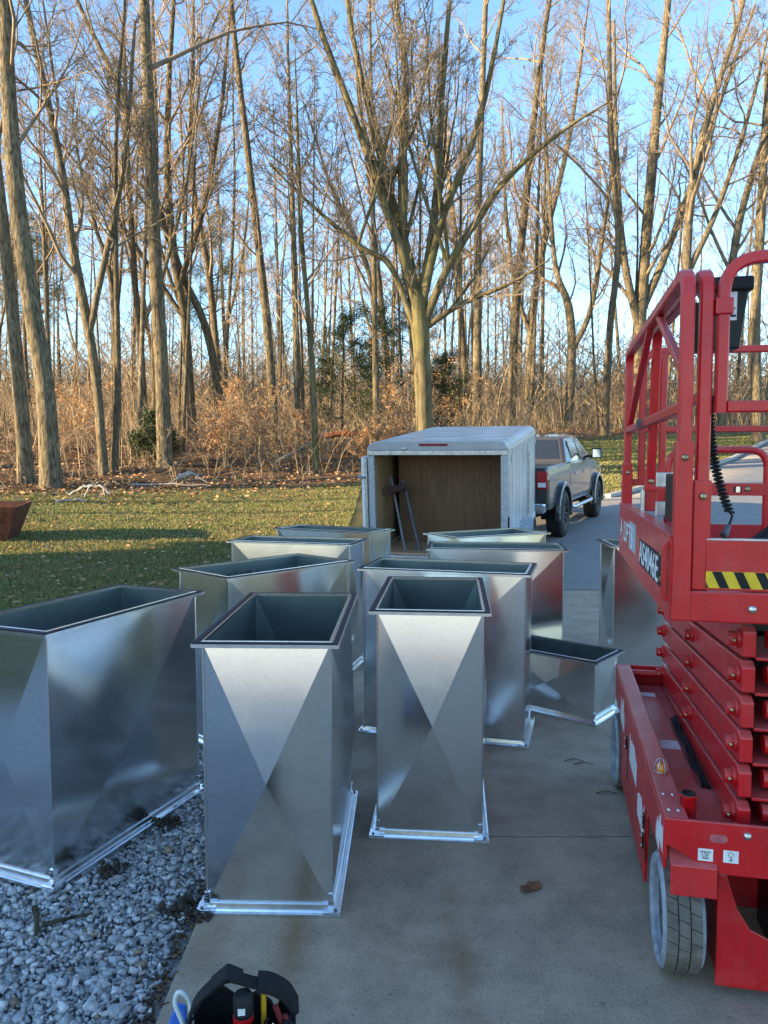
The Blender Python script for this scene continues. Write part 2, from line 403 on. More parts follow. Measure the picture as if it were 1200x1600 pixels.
def make_road():
    ys = np.unique(np.concatenate([HB[:, 0], L_EDGE[:, 1], np.arange(10.085, 50, .7)])); ys = ys[(ys >= 10.085) & (ys <= 50)]
    lx = np.interp(ys, L_EDGE[:, 1], L_EDGE[:, 0]); rx = np.interp(ys, R_EDGE[:, 1], R_EDGE[:, 0])
    t = np.linspace(0, 1, 9); X = lx[:, None] * (1 - t) + rx[:, None] * t; Y = np.repeat(ys[:, None], 9, 1)
    Z = np.interp(Y, HB[:, 0], HB[:, 1]); n, m = X.shape
    V = np.stack([X, Y, Z], -1)
    V2 = np.concatenate([V[:, :1] - [0, 0, .15], V, V[:, -1:] - [0, 0, .15]], 1); m += 2
    i = (np.arange(n - 1)[:, None] * m + np.arange(m - 1)).ravel(); F = np.stack([i, i + 1, i + m + 1, i + m], 1)
    o = link(bpy.data.objects.new('road', np_mesh('road', V2.reshape(-1, 3), F, M['road']))); props(o, kind='structure')
    kb = MB()
    for k in range(4, 9):
        p0, p1 = L_EDGE[k], L_EDGE[k + 1]; d = (p1 - p0) / np.linalg.norm(p1 - p0); nrm = np.array([-d[1], d[0]])
        z0, z1 = np.interp(p0[1], HB[:, 0], HB[:, 1]), np.interp(p1[1], HB[:, 0], HB[:, 1])
        q = [p0 + nrm * .005, p1 + nrm * .005, p1 + nrm * .17, p0 + nrm * .17]; zz = [z0, z1, z1, z0]
        vs = [(a[0], a[1], z - .1) for a, z in zip(q, zz)] + [(a[0], a[1], z + .10) for a, z in zip(q, zz)]
        kb.add(vs, [(3, 2, 1, 0), (4, 5, 6, 7), (0, 1, 5, 4), (1, 2, 6, 5), (2, 3, 7, 6), (3, 0, 4, 7)])
    props(kb.build('kerb', plain('pale_kerb_concrete', (.36, .34, .31), .8, scale=12)), kind='structure')
make_road()
def make_driveway():
    base = MB().box(-.69, 5.98, -6.45, 10.06, -.13, -.035).build('driveway', plain('joint_filler', (.03, .028, .025), .95)); props(base, kind='structure')
    js = [-6.5, -3.2, .15, 3.447, 6.76, 10.075]
    for a, b in zip(js[:-1], js[1:]):
        MB().box(-.71, 6.0, a + .006, b - .006, -.12, 0).build('concrete_slab', M['concrete'], base, .006, 2)
make_driveway()
props(MB().box(-16, 24, -60, -6.55, -.1, -.008).build('added_unseen_yard', plain('pale_reflected_ground', (.50, .50, .50), .9, var=.25, scale=40, bump=.5)), kind='structure')  # unseen pale ground, added so the duct panels mirror a lighter grey

# gravel bed and its stones
def ico():
    t = (1 + 5 ** .5) / 2
    v = np.array([(-1, t, 0), (1, t, 0), (-1, -t, 0), (1, -t, 0), (0, -1, t), (0, 1, t), (0, -1, -t), (0, 1, -t), (t, 0, -1), (t, 0, 1), (-t, 0, -1), (-t, 0, 1)], float)
    v /= np.linalg.norm(v[0])
    f = np.array([(0, 11, 5), (0, 5, 1), (0, 1, 7), (0, 7, 10), (0, 10, 11), (1, 5, 9), (5, 11, 4), (11, 10, 2), (10, 7, 6), (7, 1, 8), (3, 9, 4), (3, 4, 2), (3, 2, 6), (3, 6, 8), (3, 8, 9), (4, 9, 5), (2, 4, 11), (6, 2, 10), (8, 6, 7), (9, 8, 1)])
    return v, f
def rand_rot(n, rng):
    q = rng.normal(size=(n, 4)); q /= np.linalg.norm(q, axis=1)[:, None]; w, x, y, z = q.T
    return np.stack([1 - 2 * (y * y + z * z), 2 * (x * y - z * w), 2 * (x * z + y * w), 2 * (x * y + z * w), 1 - 2 * (x * x + z * z), 2 * (y * z - x * w), 2 * (x * z - y * w), 2 * (y * z + x * w), 1 - 2 * (x * x + y * y)], -1).reshape(n, 3, 3)
def rock():
    v = np.array([(x, y, z) for z in (-1, 1) for y in (-1, 1) for x in (-1, 1)], float) * .72
    f = np.array([(0, 2, 3), (0, 3, 1), (4, 5, 7), (4, 7, 6), (0, 1, 5), (0, 5, 4), (1, 3, 7), (1, 7, 5), (3, 2, 6), (3, 6, 7), (2, 0, 4), (2, 4, 6)]); return v, f
def stones(pos, size, rng):
    V, F = rock(); n = len(pos); NV = len(V)
    v = (V[None] * rng.uniform(.45, 1.3, (n, NV, 1)) + rng.normal(scale=.16, size=(n, NV, 3))) * np.stack([rng.uniform(.8, 1.4, n), rng.uniform(.6, 1., n), rng.uniform(.45, .85, n)], -1)[:, None]
    ax = rng.normal(scale=.7, size=(n, 2)); yaw = rng.uniform(0, 6.28, n)
    Rz = np.zeros((n, 3, 3)); Rz[:, 0, 0] = np.cos(yaw); Rz[:, 0, 1] = -np.sin(yaw); Rz[:, 1, 0] = np.sin(yaw); Rz[:, 1, 1] = np.cos(yaw); Rz[:, 2, 2] = 1
    Rx = np.zeros((n, 3, 3)); Rx[:, 0, 0] = 1; Rx[:, 1, 1] = np.cos(ax[:, 0]); Rx[:, 1, 2] = -np.sin(ax[:, 0]); Rx[:, 2, 1] = np.sin(ax[:, 0]); Rx[:, 2, 2] = np.cos(ax[:, 0])
    v = np.einsum('nij,nvj->nvi', Rz @ Rx, v) * size[:, None, None] + pos[:, None]
    return v.reshape(-1, 3), (F[None] + (np.arange(n) * NV)[:, None, None]).reshape(-1, 3)
def make_gravel():
    rng = np.random.default_rng(3)
    b = MB().box(-5.0, -.715, -6, 5.6, -.12, -.03).build('gravel_bed', M['gravel_base']); props(b, kind='structure')
    n = 150000
    y = 1.3 + (rng.random(n) ** 1.25) * 4.4; x = -.735 - rng.random(n) * 4.1
    keep = (x > -.56 * y - 1.1) & (y < 5.5 + .15 * np.sin(x * 5)); x, y = x[keep], y[keep]
    edge = np.clip((x + .735) / -.12, 0, 1); k2 = rng.random(len(x)) < .12 + .88 * edge; x, y = x[k2], y[k2]
    r = rng.lognormal(math.log(.0092), .38, len(x)).clip(.005, .027)
    z = -.03 + rng.random(len(x)) * .024 + r * .35 + .008 * np.sin(x * 7) * np.sin(y * 6)
    V, F = stones(np.stack([x, y, z], 1), r, rng)
    o = link(bpy.data.objects.new('gravel', np_mesh('gravel', V, F, M['gravel']))); props(o, kind='stuff')
make_gravel()

# ------------------------------------------------------------------ house left of the drive (casts the yard's shade, mirrored in the steel)
def make_house():
    t = empty('house', (-24, -1, 0), 'white sided house to the left of the driveway, outside the picture', 'house')
    sid = plain('white_siding', (.62, .63, .63), .6, var=.05)
    w = MB(); w.prism([(-4.9, 0), (4.9, 0), (4.9, 5.6), (0, 7.5), (-4.9, 5.6)], -9.5, 6.0, 'y'); w.build('wall', sid, t)
    rf = MB(); rf.prism([(-5.5, 5.40), (0, 7.6), (5.5, 5.40), (5.5, 5.58), (0, 7.78), (-5.5, 5.58)], -10, 6.4, 'y'); rf.build('roof', plain('dark_shingle', (.06, .055, .05), .9), t)
    gl = plain('window_glass', (.02, .025, .03), .05, coat=1.)
    for k in range(21):
        z = .15 + k * .25
        MB().prism([(4.903, z), (4.935, z), (4.91, z + .245), (4.903, z + .245)], -9.4, 5.9, 'y').build('siding_board', sid, t)
    for y in (-8, -4.5, -1, 3):
        fr = MB().box(4.936, 4.98, y, y + 1.1, 1.1, 2.5).build('window', M['white'], t, .01)
        for (a, b) in ((.06, .52), (.58, 1.04)): MB().box(4.975, 4.984, y + a, y + b, 1.16, 2.44).build('pane', gl, fr)
    return t
make_house()

# ------------------------------------------------------------------ sheet metal duct sections
def make_duct(x, y, yaw, L, W, H, label, seed, bulge=.02, marks=False, cant=(0, 0)):
    """L along local x, W along local y; the sizes are those of the outer flange"""
    rng = random.Random(seed)
    t = empty('duct_section', (x, y, .001), label, 'duct', yaw, 'galvanised duct sections standing on the driveway')
    fw = .034; l, w = L / 2 - fw, W / 2 - fw; z0, z1 = .028, H - .006
    cs = [(-l, -w), (l, -w), (l, w), (-l, w)]
    for k in range(4):
        a, b = cs[k], cs[(k + 1) % 4]
        d = Vector((b[0] - a[0], b[1] - a[1], 0)); n = Vector((d.y, -d.x, 0)).normalized()
        A, B = Vector((a[0], a[1], 0)), Vector((b[0], b[1], 0)); q = bulge * rng.uniform(.8, 1.25)
        m = MB()
        N = 5
        def P(s, zz, off): return A + d * s + Vector((0, 0, zz)) + n * off
        cx = .5 + rng.uniform(-.03, .03); zc = (z0 + z1) / 2 + rng.uniform(-.02, .02)
        out = [P(0, z0, 0), P(1, z0, 0), P(1, z1, 0), P(0, z1, 0), P(cx, zc, q)]
        inn = [v - n * .0016 for v in out]
        m.add(out, [(0, 1, 4), (1, 2, 4), (2, 3, 4), (3, 0, 4)])
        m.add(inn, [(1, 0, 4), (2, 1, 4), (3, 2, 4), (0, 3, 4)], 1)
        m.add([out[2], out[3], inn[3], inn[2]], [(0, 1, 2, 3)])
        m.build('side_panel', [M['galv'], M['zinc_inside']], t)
        # standing seam down one corner
        MB().tube([P(.0, z0, .003), P(.0, z1, .003)], .0042, 6).build('corner_seam', M['flange'], t)
    def ring(prof, name, mat, close=True):
        """prof: (offset outwards from body, z) closed section swept round the rectangle with mitred corners"""
        m = MB(); vs = []; K = len(prof)
        for (sx, sy) in ((-1, -1), (1, -1), (1, 1), (-1, 1)):
            for (o, z) in prof: vs.append((sx * (l + o), sy * (w + o), z))
        fs = [[k * K + i, ((k + 1) % 4) * K + i, ((k + 1) % 4) * K + (i + 1) % K, k * K + (i + 1) % K] for k in range(4) for i in range(K)]
        m.add(vs, fs); return m.build(name, mat, t)
    tz = H
    ring([(-.003, tz - .008), (.004, tz - .010), (.032, tz - .006), (.034, tz - .014), (.036, tz - .014), (.036, tz), (.029, tz + .001), (.006, tz - .001), (.005, tz + .005), (-.003, tz + .006)], 'top_flange', M['flange'])
    ring([(.011, tz + .0005), (.033, tz + .0012), (.033, tz + .0045), (.011, tz + .0045)], 'gasket_strip', M['gasket'])
    ring([(.0005, .034), (.0005, .008), (.002, 0), (.036, 0), (.036, .012), (.030, .013), (.027, .008), (.018, .008), (.014, .016), (.008, .017), (.005, .034)], 'bottom_flange', M['flange'])
    for (sx, sy) in ((-1, -1), (1, -1), (1, 1), (-1, 1)):
        m = MB(); X, Y = sx * (l + .017), sy * (w + .017)
        for (ax, ay, bx, by) in ((-.05, -.015, .018, .018), (-.015, -.05, .018, -.0151)):
            xa, xb = sorted((X + sx * ax, X + sx * bx)); ya, yb = sorted((Y + sy * ay, Y + sy * by))
            m.box(xa, xb, ya, yb, .009, .0185 + rng.uniform(0, .002))
        m.build('corner_piece', M['flange'], t)
        MB().lathe([(.006, .0185), (.006, .024), (.003, .026), (0, .026)], 8, c=(X, Y, 0)).build('bolt', M['rim_dark'], t)
        # ragged foil sealant at the foot of the corner
        m = MB()
        for j in range(5):
            z = .02 + j * .012; e = .004 + rng.random() * .006
            m.box(*sorted((sx * (l - .004), sx * (l + e))), *sorted((sy * (w - .012), sy * (w + e))), z, z + .010)
        m.build('sealant', M['chrome'], t)
    if marks:
        m = MB(); xx = -.12
        for j in range(6):
            pts = [(xx + rng.uniform(0, .03), w - .004, z1 - .05 - rng.uniform(0, .05)) for _ in range(5)]
            m.tube(pts, .0022, 4); xx += .045
        m.build('marker_scribble', M['ink'], t)
    t.rotation_euler = (cant[0], cant[1], yaw)
    return t
PI = math.pi
make_duct(-1.385, 3.565, 1.19, 1.06, .545, 1.055, 'big steel duct section on the grey gravel, nearest the lawn', 1, .034)
make_duct(-.428, 3.355, PI / 2 - .03, 1.08, .55, 1.055, 'steel duct section on the slab corner beside gravel, X crease on its end', 2, .046)
make_duct(.248, 3.885, PI / 2 - .09, 1.0, .545, 1.06, 'narrow duct section in the middle front, open slab all round', 3, .044)
make_duct(.42, 4.895, -.265, 1.07, .53, 1.055, 'broadside duct section right behind the middle front one, touching the low open box', 4, .022)
make_duct(.885, 6.06, -.11, 1.07, .50, 1.05, 'broadside duct section before the trailer, behind the low open box', 5, .018)
make_duct(.96, 7.12, .5, 1.06, .54, 1.05, 'farthest turned duct section at the trailer rear, only its rim showing', 6)
make_duct(-.763, 4.95, .82, 1.03, .58, 1.055, 'duct section turned cornerwise behind the slab corner one, with dark ink on the inside', 7, .024, True)
make_duct(-.73, 6.5, -.26, 1.10, .47, 1.05, 'long duct section at the lawn edge, between the cornerwise one and the last one', 8, .02, True)
make_duct(-.50, 7.55, -.50, 1.12, .47, 1.05, 'last duct section on the lawn side, left of the open trailer', 9, .02, True)
make_duct(1.23, 5.29, -.69, .75, .44, .42, 'low short open duct box, knee high, beside the red lift', 10, .022)
make_duct(2.34, 6.27, -.06, 1.06, .54, 1.05, 'duct section half hidden behind the red lift', 11, .03)

# ------------------------------------------------------------------ scissor lift
def make_lift():
    t = empty('scissor_lift', (.90, 2.39, 0), 'red scissor lift with a railed platform, parked beside the ducts', 'scissor lift', -R(12.2))
    RED = M['red']; W = 1.15; LEN = 1.86
    def P(mb, name, mat=RED, bev=.004, parent=t, **k): return mb.build(name, mat, parent, bev, **k)
    # --- chassis
    prof = [(0, .575), (0, .43), (.03, .43), (.38, .43), (.43, .38), (.47, .12), (1.44, .12), (1.50, .38), (1.56, .42), (LEN, .42), (LEN, .575)]
    for sx, nm in ((0, 'side_plate'), (W - .012, 'side_plate')):
        sp = P(MB().prism(prof, sx, sx + .012, 'x'), nm, bev=.003)
        if sx == 0: left = sp
    for x0 in (0, W - .075): P(MB().box(x0, x0 + .075, 0, LEN, .576, .602), 'side_rail', bev=.006)
    ch = MB(); ch.box(.076, W - .076, .0, LEN - .02, .46, .50); ch.box(.20, W - .2, .3, 1.6, .16, .459)
    P(ch, 'chassis', bev=.004)
    endp = [(0, .602), (W, .602), (W, .50), (W - .03, .50), (W - .16, .435), (.16, .435), (.03, .505), (0, .515)]
    ep = P(MB().prism(endp, -.014, -.001, 'y'), 'end_plate', bev=.003)
    P(MB().prism([(0, .602), (W, .602), (W, .45), (0, .45)], LEN + .001, LEN + .014, 'y'), 'end_plate', bev=.003)
    P(MB().tube([(.07, LEN - .06, .575), (.26, LEN - .06, .575)], .020, 12), 'cross_tube', bev=0)
    # tray covers beside the scissor pack, with the bare strip and the dark channel
    tr = MB(); tr.box(.078, .19, .46, 1.70, .501, .508); tr.box(.078, .34, .005, .455, .501, .515)
    P(tr, 'tray_cover', bev=.002)
    P(MB().box(.079, .188, .86, .96, .5085, .5105), 'wear_strip', M['sticker'], 0)
    P(MB().box(.079, .18, 1.60, 1.66, .5085, .5105), 'wear_strip', M['sticker'], 0)
    hs = MB()
    for k in range(3):
        xx = .205 + k * .011
        hs.tube([(xx + .004 * math.sin(j * 1.7 + k), .48 + j * .1, .512 + .008 * math.sin(j * 2.1 + k * 2)) for j in range(9)], .006, 6)
    P(hs, 'hydraulic_hose', M['rubber_black'], 0)
    # fender, pothole guard
    for sx in (0, 1):
        def X(a): return a if not sx else W - a
        def bx(m, a, b, *r):
            q = sorted((X(a), X(b))); return m.box(q[0], q[1], *r)
        f = MB(); q = sorted((X(.018), X(.158)))
        f.prism([(-.030, .365), (-.022, .455), (.03, .478), (.12, .478), (.12, .486), (.026, .487), (-.032, .460), (-.040, .365)], q[0], q[1], 'x')
        P(f, 'wheel_fender', bev=.003)
        g = MB(); pl = [(.175, .41), (.20, .41), (.235, .30), (.275, .235), (.32, .215), (.345, .20), (.35, .18), (.35, .035), (.175, .035)]
        g.prism([(X(a), b) for a, b in pl], .035, .047, 'y'); P(g, 'pothole_guard', bev=.003)
        ib = MB(); bx(ib, .18, .20, .05, .40, .06, .42); P(ib, 'wheel_bracket', bev=.004)
    dark = MB().box(.36, W - .36, .06, .30, .12, .42); P(dark, 'drive_unit', M['black'], .01)
    # --- wheels
    for sx in (0, 1):
        for wy in (.185, 1.66):
            xo = (.006 if wy < 1 else -.022) if sx == 0 else W - .006; s = 1 if sx == 0 else -1; r = .19; wd = .135
            ty = MB()
            ty.lathe([(.148, xo + s * .012), (.154, xo + s * .002), (.174, xo), (.184, xo + s * .012), (.184, xo + s * (wd - .012)), (.17, xo + s * wd), (.150, xo + s * wd), (.149, xo + s * .04), (.148, xo + s * .012)], 40, 'x', (0, wy, r), caps=False)
            wheel = P(ty, 'wheel', [M['tyre_side']], 0)
            P(MB().lathe([(.1852, xo + s * .014), (.1852, xo + s * (wd - .014))], 40, 'x', (0, wy, r), caps=False), 'tread_band', M['rubber_black'], 0, wheel)
            tb = MB()      # tread blocks stand proud of the carcass, leaving grooves
            nb = 26
            for row in range(3):
                x0 = xo + s * (.012 + row * .038); x1 = x0 + s * .034
                for k in range(nb):
                    a0 = 2 * PI * (k + .5 * (row % 2)) / nb; a1 = a0 + 2 * PI / nb * .94; vs = []
                    for xx, sh in ((x0, 0.), (x1, .06)):
                        for rr in (.176, .1905):
                            for a in (a0 + sh, a1 + sh): vs.append((xx, wy + rr * math.cos(a), r + rr * math.sin(a)))
                    tb.add(vs, [(0, 1, 3, 2), (4, 6, 7, 5), (2, 3, 7, 6), (0, 2, 6, 4), (1, 5, 7, 3)])
            P(tb, 'tread_block', M['tyre_tread'], 0, wheel)['kind'] = 'stuff'
            rm = MB(); rm.lathe([(.0, xo + s * .05), (.05, xo + s * .048), (.055, xo + s * .04), (.105, xo + s * .058), (.135, xo + s * .04), (.1475, xo + s * .030)], 32, 'x', (0, wy, r), caps=False)
            P(rm, 'rim', M['rim_dark'], 0, wheel)
            for k in range(8):
                a = 2 * PI * k / 8
                q = sorted((xo + s * .052, xo + s * .034))
                MB().lathe([(.008, q[0]), (.008, q[1])], 6, 'x', (0, wy + .075 * math.cos(a), r + .075 * math.sin(a)), 0, False).build('wheel_nut', M['steel'], wheel)
    # --- side details: torn decals, slots, latch, door seams
    def torn(y0, y1, z0, z1, seed):
        g = random.Random(seed); n = 7; up = [(y0 + (y1 - y0) * i / n, z1 - g.random() * (z1 - z0) * .45) for i in range(n + 1)]
        m = MB(); m.prism([(y0, z0), (y1, z0 + .01)] + up[::-1], -.0012, -.0002, 'x'); return m
    for i, (a, b, c, d) in enumerate(((.78, 1.06, .36, .52), (.50, .72, .27, .42), (1.34, 1.52, .40, .55), (.02, .10, .47, .57), (.10, .17, .44, .54))):
        P(torn(a, b, c, d, i), 'torn_decal', M['sticker'], 0)
    for (a, c) in ((1.14, .24), (.44, .22)):
        P(MB().box(-.002, -.0005, a, a + .012, c, c + .20), 'door_seam', M['black'], 0)
    for (a, c) in ((1.20, .40), (.50, .35), (.50, .27)):
        lt = P(MB().box(-.006, -.0005, a - .012, a + .012, c - .03, c + .03), 'latch', M['black'], .002)
        for z in (-.02, .02): MB().lathe([(.006, -.012), (.006, -.006)], 8, 'x', (0, a, c + z)).build('bolt', M['steel'], lt)
    # --- end plate details
    bk = MB()
    def boltc(x, z, y, r=.0125):
        m = MB(); m.lathe([(0, y - .010), (r * .6, y - .009), (r, y - .004), (r, y)], 16, 'y', (x, 0, z)); return m
    P(boltc(.245, .569, -.0145), 'bolt', M['steel'], 0)
    ov = MB(); pts = [(.161 + .022 * math.copysign(1, math.cos(a)) * .6 + .014 * math.cos(a), .552 + .014 * math.sin(a)) for a in [2 * PI * k / 20 for k in range(20)]]
    ov.prism(pts, -.0158, -.0145, 'y'); P(ov, 'oval_cover', plain('faded_red_cover', (.42, .10, .11), .5), 0)
    for cx, cz, kind in ((.124, .495, 0), (.199, .4965, 1)):
        st = P(MB().box(cx - .0225, cx + .0225, -.0152, -.0144, cz - .02, cz + .02), 'pictogram_sticker', M['sticker'], 0)
        ic = MB(); y = -.0156
        if kind == 0:
            ic.box(cx - .017, cx + .017, y, y + .0003, cz + .010, cz + .012)
            ic.tube([(cx - .011, y, cz + .010), (cx - .008, y, cz - .006), (cx + .008, y, cz - .006), (cx + .011, y, cz + .010)], .0008, 4)
            ic.tube([(cx + .005 * math.cos(a), y, cz + .002 + .005 * math.sin(a)) for a in [k * .6 - 2 for k in range(9)]], .0013, 4)
            ic.box(cx - .010, cx + .010, y, y + .0003, cz - .012, cz - .009)
        else:
            ic.tube([(cx + .0075 * math.cos(a), y, cz + .007 + .0075 * math.sin(a)) for a in [k * PI / 8 for k in range(17)]], .0006, 4)
            ic.tube([(cx, y, cz + .0), (cx, y, cz - .006), (cx + .004, y, cz - .010), (cx, y, cz - .014), (cx - .004, y, cz - .011)], .0014, 4)
        P(ic, 'pictogram', M['ink'], 0, st)
    # --- amber beacon with its wire guard, key post
    bc = MB().lathe([(.017, .603), (.018, .612), (.0165, .628), (.008, .640), (0, .642)], 16, c=(.037, .36, 0))
    bcn = P(bc, 'beacon', M['amber'], 0)
    wg = MB()
    for k in range(3):
        a = k * PI / 3; wg.tube([(.037 + .023 * math.cos(a) * s, .36 + .023 * math.sin(a) * s, z) for s, z in ((1, .603), (1, .630), (.5, .652), (0, .655), (-.5, .652), (-1, .630), (-1, .603))], .0016, 5)
    wg.tube([(.037 + .023 * math.cos(a), .36 + .023 * math.sin(a), .607) for a in [k * PI / 8 for k in range(17)]], .0016, 5)
    P(wg, 'beacon_guard', M['alum'], 0, bcn)
    cp = P(MB().lathe([(.026, .505), (.026, .630), (.028, .631), (.028, .640)], 20, c=(.088, .10, 0)), 'corner_post', RED, 0)
    P(MB().lathe([(.024, .640), (.0235, .645), (.018, .6455), (.017, .643), (0, .643)], 20, c=(.088, .10, 0)), 'post_cap', M['black'], 0, cp)
    for k in range(4):
        P(MB().lathe([(.006, .6025), (.0055, .606), (0, .607)], 8, c=(.02 + .03 * (k % 2), .05 + .12 * (k // 2), 0)), 'rivet', M['alum'], 0)
    # --- scissor pack: outer arms on both sides, inner arms, pins, cross tubes
    tilt = -.068
    for side in (0, 1):
        for k in range(6):
            z = 1.112 - .115 * k if k else 1.112
            zt = z + .054
            if k == 5: zt = .585
            a0 = .235 if side == 0 else W - .275
            m = MB()
            y0, y1 = .075, 1.84
            q = [(y0, zt - .052), (y0 + .03, zt - .056), (y1 - .02, zt - .052 + tilt * (y1 - y0)), (y1, zt - .03 + tilt * (y1 - y0)), (y1, zt + .022 + tilt * (y1 - y0)), (y1 - .03, zt + .045 + tilt * (y1 - y0)), (y0 + .03, zt + .046), (y0, zt + .03)]
            q = [(a, max(b, .51)) for a, b in q]
            m.prism(q, a0, a0 + .040, 'x')
            b0 = a0 + (.046 if side == 0 else -.046)
            m2 = MB(); m2.prism([(max(a, .42), b - .012) for a, b in q], min(b0, b0 + .036), max(b0, b0 + .036), 'x')
            arm = P(m, 'scissor_arm', bev=.005); P(m2, 'inner_arm', bev=.004, parent=arm)
            sg = -1 if side == 0 else 1; xf = a0 if side == 0 else a0 + .04
            for y, dz in ((.13, 0), (.95, -.004), (1.78, 0)):
                zz = zt + tilt * (y - y0) + dz
                if zz < .54: continue
                q2 = sorted((xf + sg * .001, xf + sg * .034))
                hub = P(MB().lathe([(.024, q2[0]), (.024, q2[1] - .002), (.022, q2[1])], 18, 'x', (0, y, zz)), 'pivot_pin', RED, 0, arm)
            # collar rings and the pin's bolt
                for dy, rr, mat, nm in ((.0, .031, RED, 'pin_collar'),):
                    q3 = sorted((xf + sg * .0005, xf + sg * .010)); P(MB().lathe([(rr, q3[0]), (rr, q3[1])], 18, 'x', (0, y, zz)), nm, mat, .0015, arm)
                P(MB().lathe([(0, y - .034), (.0065, y - .034), (.0065, y - .020)], 6, 'y', (xf + sg * .020, 0, zz)), 'pin_bolt', M['brass'], 0, arm)
    P(MB().box(.33, W - .33, .45, 1.6, .52, 1.12), 'pack_shade_block', M['black'], .01)  # black box added to stand for the shadow inside the pack
    for k in range(6):
        z = 1.166 - .115 * k
        P(MB().box(.277, W - .277, .078, .40, z - .062, z - .052), 'cross_lip', RED, .002)
        for y in (.13, 1.78):
            zz = max(z + tilt * (y - .075), .55)
            P(MB().tube([(.318, y, zz), (W - .318, y, zz)], .030, 14), 'cross_tube', RED, 0)
    # --- platform
    for x0 in (0, W - .006): 
        P(MB().box(x0, x0 + .006, .02, LEN - .02, 1.235, 1.495), 'platform_side_plate', bev=.002)
        P(MB().box(x0 - .002, x0 + .05, .02, LEN - .02, 1.496, 1.506), 'platform_side_rail', bev=.002)
    P(MB().box(.02, W - .02, -.005, .045, 1.238, 1.335), 'platform_cross_member', bev=.006)
    P(MB().box(.01, W - .01, .08, LEN - .03, 1.30, 1.332), 'platform_floor', M['alum'], .003)
    P(MB().box(.004, .056, -.0165, -.0142, 1.245, 1.50), 'corner_upright', bev=.001)
    tb = P(MB().box(.102, W - .02, .0, .012, 1.338, 1.495), 'toe_board', bev=.003)
    P(MB().box(.102, W - .02, -.001, .03, 1.4955, 1.499), 'toe_board_cap', M['alum'], 0, tb)
    hz = P(MB().box(.103, W - .021, -.0018, -.0004, 1.346, 1.398), 'hazard_stripe', M['yellow'], 0, tb)
    hb = MB(); x = .118
    hb.prism([(.1035, 1.3465), (.112, 1.3465), (.1035, 1.365)], -.0024, -.0019, 'y')
    while x < W - .1:
        hb.prism([(x + .026, 1.3465), (x + .054, 1.3465), (x + .030, 1.3975), (x + .002, 1.3975)], -.0024, -.0019, 'y'); x += .062
    P(hb, 'stripe_bar', M['ink'], 0, hz)
    P(boltc(.239, 1.284, -.0052, .013), 'bolt', M['steel'], 0)
    # inner toe board and the folding mid gate
    P(MB().box(.10, W - .05, 1.30, 1.312, 1.346, 1.44), 'inner_toe_board', bev=.003)
    P(MB().box(.30, W - .05, 1.285, 1.32, 1.575, 1.632), 'gate_bar', bev=.004)
    P(MB().box(.455, .49, 1.2835, 1.2845, 1.588, 1.618), 'gate_slot', M['black'], 0)
    P(MB().box(.465, .483, 1.2815, 1.283, 1.59, 1.616), 'gate_latch', M['chrome'], 0)
    P(boltc(.515, 1.605, 1.2845, .014), 'bolt', M['brass'], 0)
    P(MB().tube(rounded([(.17, 1.3, 1.345), (.17, 1.3, 1.786), (.60, 1.3, 1.786), (.60, 1.3, 1.345)], .085), .017, 10), 'mid_gate', RED, 0)
    # --- guard rails (square tube)
    zt = 2.318
    def rail(pts, name, w=.020, r=.07, par=t): return P(MB().tube(rounded(pts, r), w, square=True), name, RED, 0, par)
    for sx in (0, 1):
        x = .030 if sx == 0 else W - .030
        A = rail([(x, .012, 1.50), (x, .012, zt), (x, 1.79, zt - .015), (x, 1.79, 1.50)], 'side_guardrail')
        P(MB().tube([(x, .03, 1.905), (x, 1.77, 1.895)], .017, square=True), 'mid_rail', RED, 0, A)
        P(MB().tube([(x, .66, zt - .02), (x, .05, 2.02)], .013, square=True), 'brace', RED, 0, A)
        P(MB().tube([(x, .92, zt - .02), (x, 1.70, 1.92)], .014, square=True), 'brace', RED, 0, A)
        for (yy, z1) in ((.012, 1.80), (1.79, 1.72)):
            P(MB().box(x - .026, x + .026, yy - .026, yy + .026, 1.24 if yy < 1 else 1.50, z1), 'post_sleeve', bev=.004, parent=A)
            P(boltc(x, z1 - .05, yy - .0265, .011), 'bolt', M['brass'], 0, A)
    xb = .088
    Bf = rail([(xb, .030, 1.36), (xb, .030, zt), (xb, 1.16, zt), (xb, 1.30, 1.50)], 'inner_guardrail')
    P(MB().tube([(xb, .05, 1.94), (xb, 1.22, 1.93)], .016, square=True), 'mid_rail', RED, 0, Bf)
    P(MB().box(xb - .026, xb + .026, .004, .056, 1.337, 1.68), 'post_sleeve', bev=.004, parent=Bf)
    P(MB().box(xb - .026, xb + .026, 1.255, 1.305, 1.50, 1.69), 'post_sleeve', bev=.004, parent=Bf)
    P(boltc(xb, 1.63, .0035, .012), 'bolt', M['brass'], 0, Bf); P(boltc(xb, 1.64, 1.2545, .012), 'bolt', M['brass'], 0, Bf)
    # entry gate loop at the near end
    G = P(MB().tube(list(rounded([(.136, .03, 1.888), (.136, .03, 2.355), (W - .12, .03, 2.355), (W - .12, .03, 1.888)], .11, 7)), .018, square=True), 'entry_gate', RED, 0)
    P(MB().tube([(.155, .03, 1.906), (W - .139, .03, 1.906)], .018, square=True), 'gate_bar', RED, 0, G)
    P(MB().box(.110, .162, .004, .056, 2.185, 2.235), 'gate_collar', bev=.004, parent=G)
    # far end loop
    F = rail([(.105, 1.825, 1.62), (.105, 1.825, zt - .005), (W - .105, 1.825, zt - .005), (W - .105, 1.825, 1.62)], 'end_guardrail', .018, .09)
    P(MB().tube([(.105, 1.825, 1.90), (W - .105, 1.825, 1.90)], .016, square=True), 'mid_rail', RED, 0, F)
    P(MB().tube([(.21, 1.825, zt - .01), (.21, 1.825, 1.50)], .018, square=True), 'post', RED, 0, F)
